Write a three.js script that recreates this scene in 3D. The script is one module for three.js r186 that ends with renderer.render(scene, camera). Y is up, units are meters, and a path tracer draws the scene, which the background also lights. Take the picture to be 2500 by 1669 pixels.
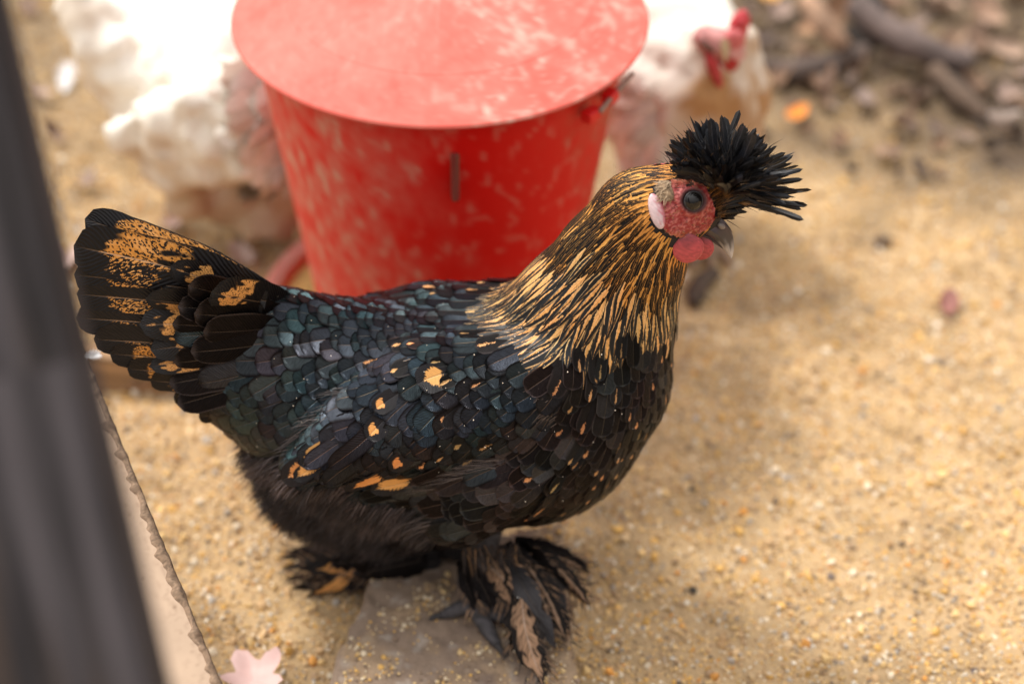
import * as THREE from 'three';
import { mergeGeometries, mergeVertices } from 'three/addons/utils/BufferGeometryUtils.js';
import { RoundedBoxGeometry } from 'three/addons/geometries/RoundedBoxGeometry.js';
import { createNoise3D } from 'simplex-noise';

// ---------- camera, sky, sun, exposure ----------
const V = (x, y, z) => new THREE.Vector3(x, y, z);
const scene = new THREE.Scene();
const PITCH = 39 * Math.PI / 180;
const camera = new THREE.PerspectiveCamera(20, 1024 / 683, 0.05, 60);
camera.position.set(0, 1.011, 0.981);
camera.rotation.set(-PITCH, 0, 0);
camera.focus = 1.195;
camera.userData.fStop = 2.6;
camera.updateMatrixWorld(true);
const renderer = new THREE.WebGLRenderer({ antialias: true });
renderer.toneMapping = THREE.LinearToneMapping;
renderer.toneMappingExposure = 1.54;
renderer.shadowMap.enabled = true;

const SUN = V(-0.42, 1.0, -0.34).normalize();
{ // bright overcast sky, brighter towards the sun, warm-white
  const W = 256, H = 128, d = new Float32Array(W * H * 4);
  for (let j = 0; j < H; j++) for (let i = 0; i < W; i++) {
    const up = ((j + 0.5) / H - 0.5) * Math.PI, az = ((i + 0.5) / W - 0.5) * 2 * Math.PI;
    const c = Math.cos(up) * Math.cos(az) * SUN.x + Math.sin(up) * SUN.y + Math.cos(up) * Math.sin(az) * SUN.z;
    const h = Math.max(0, Math.sin(up)), glow = Math.pow(Math.max(0, c), 4);
    const L = up < 0 ? 0.2 : 0.16 + 0.95 * h + 0.9 * glow;
    d.set([L * 1.0, L * 0.98, L * (up < 0 ? 0.8 : 0.97), 1], (j * W + i) * 4);
  }
  const sky = new THREE.DataTexture(d, W, H, THREE.RGBAFormat, THREE.FloatType);
  sky.mapping = THREE.EquirectangularReflectionMapping;
  sky.magFilter = THREE.LinearFilter; sky.needsUpdate = true;
  scene.background = sky; scene.environment = sky;
}
const sun = new THREE.DirectionalLight(new THREE.Color(1, 0.965, 0.9), 2.3);
sun.position.copy(SUN).multiplyScalar(6); sun.target.position.set(0, 0, 0);
sun.castShadow = true; sun.shadow.radius = 24; sun.shadow.mapSize.set(2048, 2048);
Object.assign(sun.shadow.camera, { left: -2, right: 2, top: 2, bottom: -2, near: 1, far: 12 });
scene.add(sun, sun.target);

// ---------- helpers ----------
function rng(seed) { let a = seed >>> 0; return () => { a = (a + 0x6D2B79F5) | 0; let t = Math.imul(a ^ (a >>> 15), 1 | a); t = (t + Math.imul(t ^ (t >>> 7), 61 | t)) ^ t; return ((t ^ (t >>> 14)) >>> 0) / 4294967296; }; }
const noise3 = createNoise3D(rng(7));
const fbm = (x, y, z, o = 4) => { let s = 0, a = 0.5; for (let i = 0; i < o; i++) { s += a * noise3(x, y, z); x *= 2.03; y *= 2.03; z *= 2.03; a *= 0.5; } return s; };
const clamp = (x, a = 0, b = 1) => Math.min(b, Math.max(a, x));
const lerp = (a, b, t) => a + (b - a) * t;
const sstep = (a, b, x) => { const t = clamp((x - a) / (b - a)); return t * t * (3 - 2 * t); };
const mix3 = (a, b, t) => [lerp(a[0], b[0], t), lerp(a[1], b[1], t), lerp(a[2], b[2], t)];
const K = 2500 / 2349; // my measuring grid to lens units
const FOCAL = 834.5 / Math.tan(10 * Math.PI / 180);
const EYE = camera.position.clone();
const FWD = V(0, -Math.sin(PITCH), -Math.cos(PITCH)), UPV = V(0, Math.cos(PITCH), -Math.sin(PITCH));
function ray(x, y) { return FWD.clone().add(V((x * K - 1250) / FOCAL, 0, 0)).addScaledVector(UPV, -(y * K - 834.5) / FOCAL); }
const at = (x, y, depth) => EYE.clone().addScaledVector(ray(x, y), depth);
const onY = (x, y, Y = 0) => { const r = ray(x, y); return EYE.clone().addScaledVector(r, (Y - EYE.y) / r.y); };
const onZ = (x, y, Z = 0) => { const r = ray(x, y); return EYE.clone().addScaledVector(r, (Z - EYE.z) / r.z); };
const depthOf = (p) => p.clone().sub(EYE).dot(FWD);

const used = {};
function numbered(n) { const k = used[n] = (used[n] ?? -1) + 1; return k ? n + '_' + String(k).padStart(3, '0') : n; }
function thing(name, label, category, pos, group) {
  const g = new THREE.Group(); g.name = numbered(name); g.userData = { label, category }; if (group) g.userData.group = group;
  if (pos) g.position.copy(pos); scene.add(g); return g;
}
function tag(o, label, category, group) { Object.assign(o.userData, { label, category }); if (group) o.userData.group = group; return o; }
function mesh(name, geo, mat, parent) {
  const m = new THREE.Mesh(geo, mat); m.name = name; m.castShadow = m.receiveShadow = true; (parent ?? scene).add(m); return m;
}
function part(name, geo, mat, parent) { // geometry given in world axes; the parent is an unturned group
  const o = parent.getWorldPosition(V(0, 0, 0)); geo.translate(-o.x, -o.y, -o.z);
  return mesh(name, geo, mat, parent);
}
function structure(name, geo, mat) { const m = mesh(name, geo, mat); m.userData.kind = 'structure'; return m; }
const toS = (x) => { x = clamp(x); return x <= 0.0031308 ? x * 12.92 : 1.055 * Math.pow(x, 1 / 2.4) - 0.055; };
// texture from fn(u, v) -> linear rgb
function tex(w, h, fn, repeat = false, srgb = true) {
  const d = new Uint8Array(w * h * 4);
  for (let j = 0; j < h; j++) for (let i = 0; i < w; i++) {
    const c = fn((i + 0.5) / w, (j + 0.5) / h);
    for (let k = 0; k < 3; k++) d[(j * w + i) * 4 + k] = Math.round(255 * (srgb ? toS(c[k]) : clamp(c[k])));
    d[(j * w + i) * 4 + 3] = 255;
  }
  const t = new THREE.DataTexture(d, w, h, THREE.RGBAFormat, THREE.UnsignedByteType);
  t.magFilter = THREE.LinearFilter; t.minFilter = THREE.LinearMipmapLinearFilter; t.generateMipmaps = true;
  if (srgb) t.colorSpace = THREE.SRGBColorSpace;
  if (repeat) t.wrapS = t.wrapT = THREE.RepeatWrapping;
  t.needsUpdate = true; return t;
}
const std = (o) => new THREE.MeshStandardMaterial({ side: THREE.DoubleSide, ...o });
const phys = (o) => new THREE.MeshPhysicalMaterial({ side: THREE.DoubleSide, ...o });
const rgb = (r, g, b) => new THREE.Color().setRGB(r, g, b);
function geo(pos, idx, uv, col) {
  const g = new THREE.BufferGeometry();
  g.setAttribute('position', new THREE.BufferAttribute(new Float32Array(pos), 3));
  if (uv) g.setAttribute('uv', new THREE.BufferAttribute(new Float32Array(uv), 2));
  if (col) g.setAttribute('color', new THREE.BufferAttribute(new Float32Array(col), 3));
  g.setIndex(idx); g.computeVertexNormals(); return g;
}
function tint(g, fn) { // vertex colours from position
  const p = g.attributes.position, c = new Float32Array(p.count * 3);
  for (let i = 0; i < p.count; i++) c.set(fn(p.getX(i), p.getY(i), p.getZ(i), i), i * 3);
  g.setAttribute('color', new THREE.BufferAttribute(c, 3)); return g;
}
function tube(pts, radii, seg = 8, along = 4, squash = 1) { // smooth tapered tube through points
  const curve = new THREE.CatmullRomCurve3(pts, false, 'centripetal'), n = (pts.length - 1) * along, pos = [], idx = [], uv = [];
  const fr = curve.computeFrenetFrames(n, false);
  for (let i = 0; i <= n; i++) {
    const t = i / n, p = curve.getPoint(t), f = t * (radii.length - 1), k = Math.min(Math.floor(f), radii.length - 2), r = lerp(radii[k], radii[k + 1], f - k);
    for (let j = 0; j <= seg; j++) {
      const a = j / seg * Math.PI * 2, q = p.clone().addScaledVector(fr.normals[i], Math.cos(a) * r).addScaledVector(fr.binormals[i], Math.sin(a) * r * squash);
      pos.push(q.x, q.y, q.z); uv.push(j / seg, t);
    }
  }
  for (let i = 0; i < n; i++) for (let j = 0; j < seg; j++) { const a = i * (seg + 1) + j, b = a + seg + 1; idx.push(a, b, a + 1, a + 1, b, b + 1); }
  const c0 = pos.length / 3, P0 = curve.getPoint(0), P1 = curve.getPoint(1);
  pos.push(P0.x, P0.y, P0.z, P1.x, P1.y, P1.z); uv.push(0, 0, 0, 1);
  for (let j = 0; j < seg; j++) { idx.push(c0, j, j + 1); const b = n * (seg + 1) + j; idx.push(c0 + 1, b + 1, b); }
  return geo(pos, idx, uv);
}
// ---------- the ground ----------
// how much dark leafy soil (0..1) there is: more towards the far side, most at the far right
const soil = (x, z) => clamp(sstep(-0.40, -0.74, z + 0.16 * fbm(x * 3, 3, z * 3, 3) - 0.10 * clamp(x, -0.3, 0.6)) * lerp(0.5, 0.95, sstep(-0.15, 0.3, x)) + 0.35 * fbm(x * 7, 9, z * 7, 3) * sstep(0.1, -0.5, z));
const hump = (x, z) => 0.006 * fbm(x * 5, 0, z * 5, 3) + 0.004 * fbm(x * 18, 2, z * 18, 2);
{
  const pos = [], idx = [], col = [], uv = [];
  const xs = [], zs = []; // fine near the birds, coarse out to the distance
  for (let x = -0.9; x <= 0.9001; x += 0.015) xs.push(x);
  for (let z = -1.9; z <= 0.4001; z += 0.015) zs.push(z);
  for (const r of [1.1, 1.5, 2.2, 4, 8, 16, 30]) { xs.unshift(-r); xs.push(r); }
  for (const r of [-2.1, -2.5, -3.3, -5, -9, -17, -31]) zs.unshift(r);
  for (const r of [0.6, 1, 2, 4, 9, 17, 30]) zs.push(r);
  for (const z of zs) for (const x of xs) {
    pos.push(x, hump(x, z), z); uv.push(x, -z);
    const s = soil(x, z), n = 0.88 + 0.35 * fbm(x * 9, 5, z * 9, 3);
    const browner = sstep(0.05, 0.45, fbm(x * 13 + 4, 7, z * 13, 3)) * 0.22 + 0.35 * sstep(0.42, 0.6, x + 0.15 * fbm(x * 6, 1, z * 6, 3)); const c = mix3(mix3([0.52, 0.355, 0.188], [0.33, 0.21, 0.11], browner), [0.11, 0.073, 0.046], s); col.push(c[0] * n, c[1] * n, c[2] * n);  // damp patches, and browner towards the right edge
  }
  const nx = xs.length;
  for (let j = 0; j < zs.length - 1; j++) for (let i = 0; i < nx - 1; i++) { const a = j * nx + i; idx.push(a, a + nx, a + 1, a + 1, a + nx, a + nx + 1); }
  const r = rng(11), W = 512, grit = new Float32Array(W * W);
  for (let i = 0; i < W * W; i++) grit[i] = r();
  const g = (i, j) => grit[((j + W) % W) * W + ((i + W) % W)];
  const map = tex(W, W, (u, v) => {
    const i = Math.floor(u * W), j = Math.floor(v * W);
    const a = g(i, j) * 0.5 + (g(i >> 1, j >> 1) + g((i >> 2) + 7, (j >> 2) + 3)) * 0.25, k = 0.62 + 0.62 * a;
    return [k * 0.93, k * 0.92, k * 0.9];
  }, true);
  map.repeat.set(2.2, 2.2);
  structure('ground', geo(pos, idx, uv, col), std({ vertexColors: true, map, roughness: 0.95, bumpMap: map, bumpScale: 0.0015 }));
}
{ // cracked corn, sand grains and grit: nobody could count it
  const r = rng(21), N = 150000;
  const base = new THREE.IcosahedronGeometry(1, 0), p = base.attributes.position;
  for (let i = 0; i < p.count; i++) { const n = 1 + 0.35 * noise3(p.getX(i) * 1.3, p.getY(i) * 1.3, p.getZ(i) * 1.3); p.setXYZ(i, p.getX(i) * n, p.getY(i) * n * 0.7, p.getZ(i) * n * 0.85); }
  base.computeVertexNormals();
  const im = new THREE.InstancedMesh(base, std({ roughness: 0.75 }), N); im.name = 'grain_litter'; im.userData.kind = 'stuff';
  im.userData.label = 'cracked corn, grit and sand grains strewn over the whole ground'; im.userData.category = 'grain';
  const m = new THREE.Matrix4(), q = new THREE.Quaternion(), e = new THREE.Euler(), c = new THREE.Color();
  const corn = [[0.62, 0.36, 0.1], [0.66, 0.44, 0.19], [0.56, 0.38, 0.2], [0.68, 0.56, 0.4], [0.5, 0.32, 0.16], [0.38, 0.25, 0.14], [0.42, 0.36, 0.3], [0.2, 0.14, 0.09], [0.74, 0.66, 0.54], [0.62, 0.28, 0.06]];
  const wt = [0.12, 0.2, 0.2, 0.1, 0.14, 0.09, 0.05, 0.04, 0.04, 0.02];
  for (let i = 0; i < N; i++) {
    let x, z;
    for (;;) { z = 0.42 - Math.pow(r(), 0.8) * 2.1; x = (r() - 0.5) * (0.72 + (0.4 - z) * 0.42); if (r() < 1.05 - 0.85 * soil(x, z)) break; }
    const big = r(), s = big < 0.72 ? 0.0009 + 0.0008 * r() : big < 0.97 ? 0.0014 + 0.0011 * r() : 0.0025 + 0.0022 * r();
    e.set(r() * 6.3, r() * 6.3, r() * 6.3); q.setFromEuler(e);
    m.compose(V(x, hump(x, z) + s * 0.3, z), q, V(s, s, s)); im.setMatrixAt(i, m);
    let k = 0, t = r(); while (k < 9 && (t -= wt[k]) > 0) k++;
    const d = (0.85 + 0.3 * r()) * (1 - 0.55 * soil(x, z)) * (1 - 0.2 * sstep(0.05, 0.45, fbm(x * 13 + 4, 7, z * 13, 3))); c.setRGB(corn[k][0] * d, corn[k][1] * d, corn[k][2] * d); im.setColorAt(i, c);
  }
  im.castShadow = im.receiveShadow = true; scene.add(im);
}
// ---------- stone slab under the hen's feet ----------
const SLAB_Y = 0.026;
{
  const A = onY(742, 1580, SLAB_Y), B = onY(852, 1330, SLAB_Y), C = onY(1290, 1195, SLAB_Y), D = onY(1330, 1600, SLAB_Y);
  A.add(A.clone().sub(B).multiplyScalar(0.5)); D.add(D.clone().sub(C).multiplyScalar(0.4)); B.addScaledVector(B.clone().sub(A).normalize(), 0.03);
  const t = thing('stone_slab', 'grey brown stone slab strewn with corn under the black hen', 'slab', V((A.x + C.x) / 2, 0, (A.z + C.z) / 2));
  const n = 60, pos = [], idx = [], col = [], uv = [];
  const P = (u, v) => { const a = A.clone().lerp(D, u), b = B.clone().lerp(C, u); return a.lerp(b, v); };
  for (let j = 0; j <= n; j++) for (let i = 0; i <= n; i++) {
    const u = i / n, v = j / n, p = P(u, v), edge = Math.min(u, 1 - u, v, 1 - v);
    const w = 0.004 * fbm(p.x * 40, 1, p.z * 40, 2) * (edge < 0.02 ? 1 : 0);
    const y = SLAB_Y + 0.0035 * fbm(p.x * 45, 4, p.z * 45, 4) - (edge < 0.001 ? 0.003 : 0);
    pos.push(p.x + w, y, p.z + w); uv.push(p.x, -p.z);
    const pale = sstep(0.22, 0.42, fbm(p.x * 40, 8, p.z * 55, 4)), dark = sstep(0.1, 0.5, fbm(p.x * 16 + 9, 2, p.z * 16, 4)), sand = sstep(-0.05, 0.35, fbm(p.x * 26 + 3, 12, p.z * 26, 3) + sstep(0.72, 1, u) * 0.6);
    let c = mix3([0.245, 0.172, 0.122], [0.36, 0.3, 0.25], pale * 0.8); c = mix3(c, [0.16, 0.11, 0.085], dark * 0.7); c = mix3(c, [0.36, 0.24, 0.13], sand * 0.5);
    col.push(...c);
  }
  for (let j = 0; j < n; j++) for (let i = 0; i < n; i++) { const a = j * (n + 1) + i; idx.push(a, a + 1, a + n + 1, a + 1, a + n + 2, a + n + 1); }
  const ring = []; for (let i = 0; i < n; i++) ring.push(i); for (let j = 0; j < n; j++) ring.push(j * (n + 1) + n); for (let i = n; i > 0; i--) ring.push(n * (n + 1) + i); for (let j = n; j > 0; j--) ring.push(j * (n + 1));
  const s0 = pos.length / 3;
  for (const k of ring) for (const y of [null, -0.03]) { pos.push(pos[k * 3] , y ?? pos[k * 3 + 1], pos[k * 3 + 2]); uv.push(pos[k * 3] + pos[k * 3 + 2], y ?? 0); col.push(0.2, 0.15, 0.11); }
  for (let i = 0; i < ring.length; i++) { const a = s0 + i * 2, b = s0 + ((i + 1) % ring.length) * 2; idx.push(a, a + 1, b, b, a + 1, b + 1); }
  const r = rng(5), rough = tex(256, 256, () => { const k = 0.8 + 0.3 * r(); return [k, k, k]; }, true); rough.repeat.set(4, 4);
  part('slab_body', geo(pos, idx, uv, col), std({ vertexColors: true, map: rough, bumpMap: rough, bumpScale: 0.001, roughness: 0.85 }), t);
  // corn crumbs lying on the slab
  const q = rng(31), crumbs = [];
  for (let i = 0; i < 3200; i++) {
    const u = q(), v = q(), p = P(u, v); if (q() > sstep(-0.25, 0.4, fbm(p.x * 26 + 3, 12, p.z * 26, 3) + sstep(0.7, 1, u) * 0.7) * 1.1 + 0.08) continue;
    const s = 0.0006 + 0.0011 * q() * q() + (q() < 0.03 ? 0.0012 : 0), g = new THREE.IcosahedronGeometry(s, 0); g.scale(1, 0.7, 0.85 + 0.4 * q()); g.rotateY(q() * 6); g.translate(p.x, SLAB_Y + s * 0.5, p.z);
    const c = [[0.62, 0.36, 0.1], [0.6, 0.42, 0.2], [0.64, 0.52, 0.36], [0.4, 0.27, 0.15], [0.22, 0.15, 0.1]][Math.floor(q() * 5)]; tint(g, () => c); crumbs.push(g);
  }
  const cr = part('corn_crumb', mergeGeometries(crumbs), std({ vertexColors: true, roughness: 0.7 }), t); cr.userData.kind = 'stuff';
}
// ---------- red poultry feeder ----------
const FEED = (() => {
  const rimC = at(1012, 48, 1.43);            // middle of the lid's rim
  const footC = at(1018, 705, 1.60);
  const t = thing('poultry_feeder', 'round red plastic poultry feeder with scuffed lid behind the black hen', 'feeder', V(footC.x, 0, footC.z));
  t.rotation.z = -0.012; t.updateMatrixWorld(true);
  const H = rimC.y + 0.009, add = (name, g, m, p) => mesh(name, g, m, p ?? t);
  console.log('feeder', rimC.toArray(), footC.toArray());
  const scuff = (x, y, z) => { // dusty scratches, 0..1
    const a = fbm(x * 9, y * 7, z * 9, 3), f = fbm(x * 60, y * 26, z * 60, 4), b = 1 - Math.abs(noise3(x * 46 + 5, y * 20, z * 46)) * 9;
    return clamp(sstep(-0.12, 0.5, a + f * 0.75) * 0.7 + sstep(0.3, 0.95, b) * sstep(-0.15, 0.3, a) * 0.35);
  };
  const red = [0.66, 0.004, 0.003];
  const lathe = (pts, seg = 160) => new THREE.LatheGeometry(pts.map(([a, b]) => new THREE.Vector2(a, b)), seg);
  const fine = (pts, n) => { const o = []; for (let i = 0; i < pts.length - 1; i++) for (let k = 0; k < n; k++) o.push([lerp(pts[i][0], pts[i + 1][0], k / n), lerp(pts[i][1], pts[i + 1][1], k / n)]); o.push(pts[pts.length - 1]); return o; };
  const paint = (g, dust, k) => tint(g, (x, y, z) => { const s = clamp(scuff(x, y, z) * k); return mix3(red, dust, s); });
  const body = lathe(fine([[0.101, 0.012], [0.104, 0.05], [0.1385, H - 0.012], [0.141, H - 0.006], [0.138, H - 0.006]], 60), 200);
  tint(body, (x, y, z) => { // dust dried on at the left and low down, clean in the middle, brown splashes far right
    const f1 = fbm(x * 16, y * 14, z * 16, 3), f2 = fbm(x * 60, y * 34, z * 60, 4), ln = sstep(0.88, 0.97, 1 - Math.abs(noise3(x * 30 + 5, y * 16, z * 30))) * sstep(-0.05, 0.3, fbm(x * 20, y * 20, 5 + z * 20, 2));
    const d = clamp(0.8 * sstep(0.03, -0.1, x + 0.05 * f1) + 0.75 * sstep(0.16, 0.04, y + 0.06 * f1) * sstep(0.12, 0.02, x));
    const c = mix3(red, [0.58, 0.27, 0.2], clamp(d * clamp(0.45 + 0.7 * f2) + 0.3 * ln + 0.3 * sstep(0.25, 0.5, f2)));
    return mix3(c, [0.3, 0.13, 0.07], 0.75 * sstep(0.085, 0.125, x + 0.03 * f1) * clamp(0.5 + f2));
  });
  add('bucket', body, phys({ vertexColors: true, roughness: 0.5, specularIntensity: 0.35 }));
  const lid = lathe(fine([[0.150, H - 0.006], [0.1532, H - 0.0058], [0.1538, H - 0.0045], [0.1528, H - 0.0028], [0.112, H + 0.0115], [0.1112, H + 0.0121], [0.02, H + 0.032], [0.0, H + 0.034]], 26), 200);
  tint(lid, (x, y, z) => {
    const f = fbm(x * 12, 3, z * 12, 3), g = fbm(x * 80, 1, z * 60, 4), ln = sstep(0.9, 0.98, 1 - Math.abs(noise3(x * 45 + 3, 2, z * 32)));
    const right = sstep(-0.03, 0.06, x + 0.06 * f), s = clamp(0.3 + 0.16 * f + 0.12 * g + 0.36 * right * sstep(0.0, 0.6, g + 0.5 * f) + 0.25 * ln * (0.3 + right));
    return mix3([0.6, 0.045, 0.028], [0.6, 0.33, 0.27], s);
  });
  add('lid', lid, phys({ vertexColors: true, roughness: 0.6, specularIntensity: 0.45 }));
  // tray round the foot, holding feed
  const tray = lathe(fine([[0.0, 0.004], [0.138, 0.004], [0.1405, 0.03], [0.146, 0.034], [0.152, 0.032], [0.151, 0.027], [0.146, 0.0], [0.0, 0.0]], 10), 120);
  tint(tray, (x, y, z) => mix3(red, [0.62, 0.3, 0.24], clamp(scuff(x, y, z) * 0.6 + 0.8 * sstep(0.022, 0.03, y))));
  add('tray', tray, std({ vertexColors: true, roughness: 0.45 }));
  const feed = lathe(fine([[0.139, 0.017], [0.125, 0.021], [0.102, 0.026]], 12), 100);
  tint(feed, (x, y, z) => { const k = 0.8 + 0.35 * fbm(x * 90, 0, z * 90, 2); return [0.68 * k, 0.44 * k, 0.15 * k]; });
  add('feed', feed, std({ vertexColors: true, roughness: 0.9 }));
  // latch rib on the front, and the broken latch under the lid at the right
  const R = (y) => lerp(0.104, 0.1385, (y - 0.05) / (H - 0.062));
  const rib = new RoundedBoxGeometry(0.006, 0.038, 0.012, 2, 0.002), ry = H - 0.056, ra = 0.1;
  rib.rotateX(-0.13); rib.translate(0, ry, R(ry) + 0.001); rib.rotateY(ra);
  add('latch_rib', tint(rib, (x, y, z) => mix3([0.2, 0.006, 0.005], [0.17, 0.05, 0.03], sstep(0, 0.5, fbm(x * 200, y * 90, z * 200, 3)))), std({ vertexColors: true, roughness: 0.6 }));
  for (const [a, w, dy] of [[0.86, 0.014, -0.03], [1.02, 0.012, -0.026]]) {
    const g = new RoundedBoxGeometry(w, 0.009, 0.010, 2, 0.002); g.translate(0, H + dy, R(H + dy) + 0.008); g.rotateY(a);
    add('lid_catch', paint(g, [0.5, 0.3, 0.25], 0.6), std({ vertexColors: true, roughness: 0.5 }));
  }
  const pin = tube([V(Math.sin(0.88) * 0.149, H - 0.027, Math.cos(0.88) * 0.149), V(Math.sin(1.2) * 0.15, H - 0.02, Math.cos(1.2) * 0.15)], [0.002, 0.002], 8, 4);
  add('hinge_pin', pin, std({ color: rgb(0.32, 0.2, 0.16), roughness: 0.5, metalness: 0.4 }));
  return t;
})();
// ---------- dark post and beige board in the left foreground, low plank behind the tail ----------
{
  // near upright post: its right edge runs from the picture's upper left down to the lower left
  const e0 = at(-10, 60, 0.72), e1 = at(350, 1590, 0.72);
  const dir = e1.clone().sub(e0).normalize(), out = FWD.clone().negate(), side = dir.clone().cross(out).normalize(); if (side.x > 0) side.negate();
  const t = thing('wooden_post', 'dark weathered wooden post blurred in the left foreground', 'post', e0.clone().lerp(e1, 0.5));
  const L = 0.62, w = 0.11, th = 0.04, g = new RoundedBoxGeometry(w, L, th, 3, 0.004);
  const uvA = g.attributes.uv, pa = g.attributes.position; for (let i = 0; i < pa.count; i++) uvA.setXY(i, pa.getX(i) + pa.getZ(i), pa.getY(i));
  g.applyMatrix4(new THREE.Matrix4().makeBasis(side.clone().negate(), dir.clone().negate(), side.clone().negate().cross(dir.clone().negate())));
  g.translate(...side.clone().multiplyScalar(w / 2).addScaledVector(FWD, th / 2).toArray());
  const wood = tex(256, 512, (u, v) => { const k = clamp(0.8 + 1.1 * fbm(u * 10, v * 2.4, 3, 4) + 0.25 * fbm(u * 60, v * 4, 8, 2), 0.25, 2), b = sstep(0, 0.5, fbm(u * 5 + 3, v * 1.5, 9, 3)); return [lerp(0.048, 0.05, b) * k, lerp(0.042, 0.036, b) * k, lerp(0.045, 0.03, b) * k]; }, true); wood.repeat.set(5, 1.6);
  mesh('post_body', g, phys({ map: wood, roughness: 0.9, specularIntensity: 0.4, bumpMap: wood, bumpScale: 0.002 }), t);

  // beige board: its crusted upper edge runs away from the lens
  const b0 = at(535, 1640, 1.13), b1 = at(185, 800, 1.30), bd = b1.clone().sub(b0);
  const tb = thing('beige_board', 'smooth beige board with a crust of dried mud along its edge', 'board', b0.clone());
  const n = 160, face = [], fi = [], fc = [], across = at(300, 1640, 1.09).sub(b0), q = rng(77);
  // grid over face: v along the edge, u from the edge towards the left
  for (let j = 0; j <= n; j++) for (let i = 0; i <= 24; i++) {
    const v = j / n, u = i / 24, p = bd.clone().multiplyScalar(v * 1.05 - 0.03).addScaledVector(across, u * lerp(1, 0.55, v));
    face.push(p.x, p.y, p.z);
    const spot = fbm(p.x * 160, p.y * 160, p.z * 160, 2), k = 0.94 + 0.12 * fbm(p.x * 20, p.y * 20, p.z * 20, 3);
    const near = sstep(0.5, 0.02, u + 0.18 * fbm(v * 60, 2, 0, 2));
    fc.push(...mix3([0.5 * k, 0.36 * k, 0.255 * k], [0.22, 0.13, 0.08], clamp(sstep(0.5, 0.62, spot) * 0.6 + near * 0.35 * sstep(0, 0.4, fbm(v * 40, u * 12, 1, 3)))));
  }
  for (let j = 0; j < n; j++) for (let i = 0; i < 24; i++) { const a = j * 25 + i; fi.push(a, a + 1, a + 25, a + 1, a + 26, a + 25); }
  const fn = bd.clone().cross(across).normalize(); if (fn.y < 0) fn.negate();
  // give the board its thickness: the same sheet lower down and its four sides
  const top = face.length / 3; for (let k = 0; k < top; k++) { face.push(face[k * 3] - fn.x * 0.018, face[k * 3 + 1] - fn.y * 0.018, face[k * 3 + 2] - fn.z * 0.018); fc.push(0.3, 0.21, 0.14); }
  const quad = (a, b) => fi.push(a, b, a + top, b, b + top, a + top);
  for (let j = 0; j < n; j++) { quad(j * 25, (j + 1) * 25); quad(j * 25 + 24, (j + 1) * 25 + 24); } for (let i = 0; i < 24; i++) { quad(i, i + 1); quad(n * 25 + i, n * 25 + i + 1); }
  mesh('board_body', geo(face, fi, null, fc), std({ vertexColors: true, roughness: 0.5 }), tb);
  const cp = [], ci = [], cc = [], m = 420;
  for (let j = 0; j <= m; j++) {
    const v = j / m, c = bd.clone().multiplyScalar(v * 1.04 - 0.02), wd = 0.005 + 0.009 * clamp(0.3 + fbm(v * 11, 4, 0, 3) * 1.5) , hh = 0.0012 + 0.003 * clamp(0.3 + fbm(v * 17, 9, 0, 2));
    const ax = across.clone().normalize();
    for (let i = 0; i <= 8; i++) {
      const a = i / 8, p = c.clone().addScaledVector(ax, wd * (a - 0.18)).addScaledVector(fn, hh * Math.sin(Math.PI * a) * (0.85 + 0.35 * fbm(v * 22, a * 2, 2, 2)) + 0.0004 - 0.003 * (a === 0 ? 1 : 0) - 0.001 * (a === 1 ? 1 : 0));
      cp.push(p.x, p.y, p.z); const k = 0.75 + 0.6 * fbm(v * 120, a * 4, 5, 3); cc.push(...mix3([0.12 * k, 0.07 * k, 0.04 * k], [0.3 * k, 0.2 * k, 0.13 * k], clamp(a * 1.2 - 0.2 + 0.5 * fbm(v * 50, a * 3, 7, 2))));
    }
  }
  for (let j = 0; j < m; j++) for (let i = 0; i < 8; i++) { const a = j * 9 + i; ci.push(a, a + 9, a + 1, a + 1, a + 9, a + 10); }
  mesh('mud_crust', geo(cp, ci, null, cc), std({ vertexColors: true, roughness: 0.95 }), tb);

  // low plank on the ground behind the tail
  const p0 = onY(120, 872, 0), p1 = onY(620, 905, 0), pd = p1.clone().sub(p0), len = pd.length(), ang = Math.atan2(-pd.z, pd.x);
  const tp = thing('border_plank', 'low brown plank lying on the ground behind the tail', 'plank', p0.clone().lerp(p1, 0.5)); tp.rotation.y = ang;
  const pg = new RoundedBoxGeometry(len, 0.04, 0.022, 3, 0.003); pg.translate(0, 0.016, 0);
  const u2 = pg.attributes.uv, pp = pg.attributes.position; for (let i = 0; i < pp.count; i++) u2.setXY(i, pp.getY(i) + pp.getZ(i), pp.getX(i));
  const wood2 = tex(256, 512, (u, v) => { const k = 0.7 + 0.5 * fbm(u * 12, v * 2, 13, 4); return [0.4 * k, 0.235 * k, 0.115 * k]; }, true); wood2.repeat.set(9, 2);
  mesh('plank_body', pg, std({ map: wood2, roughness: 0.8 }), tp);
}
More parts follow.
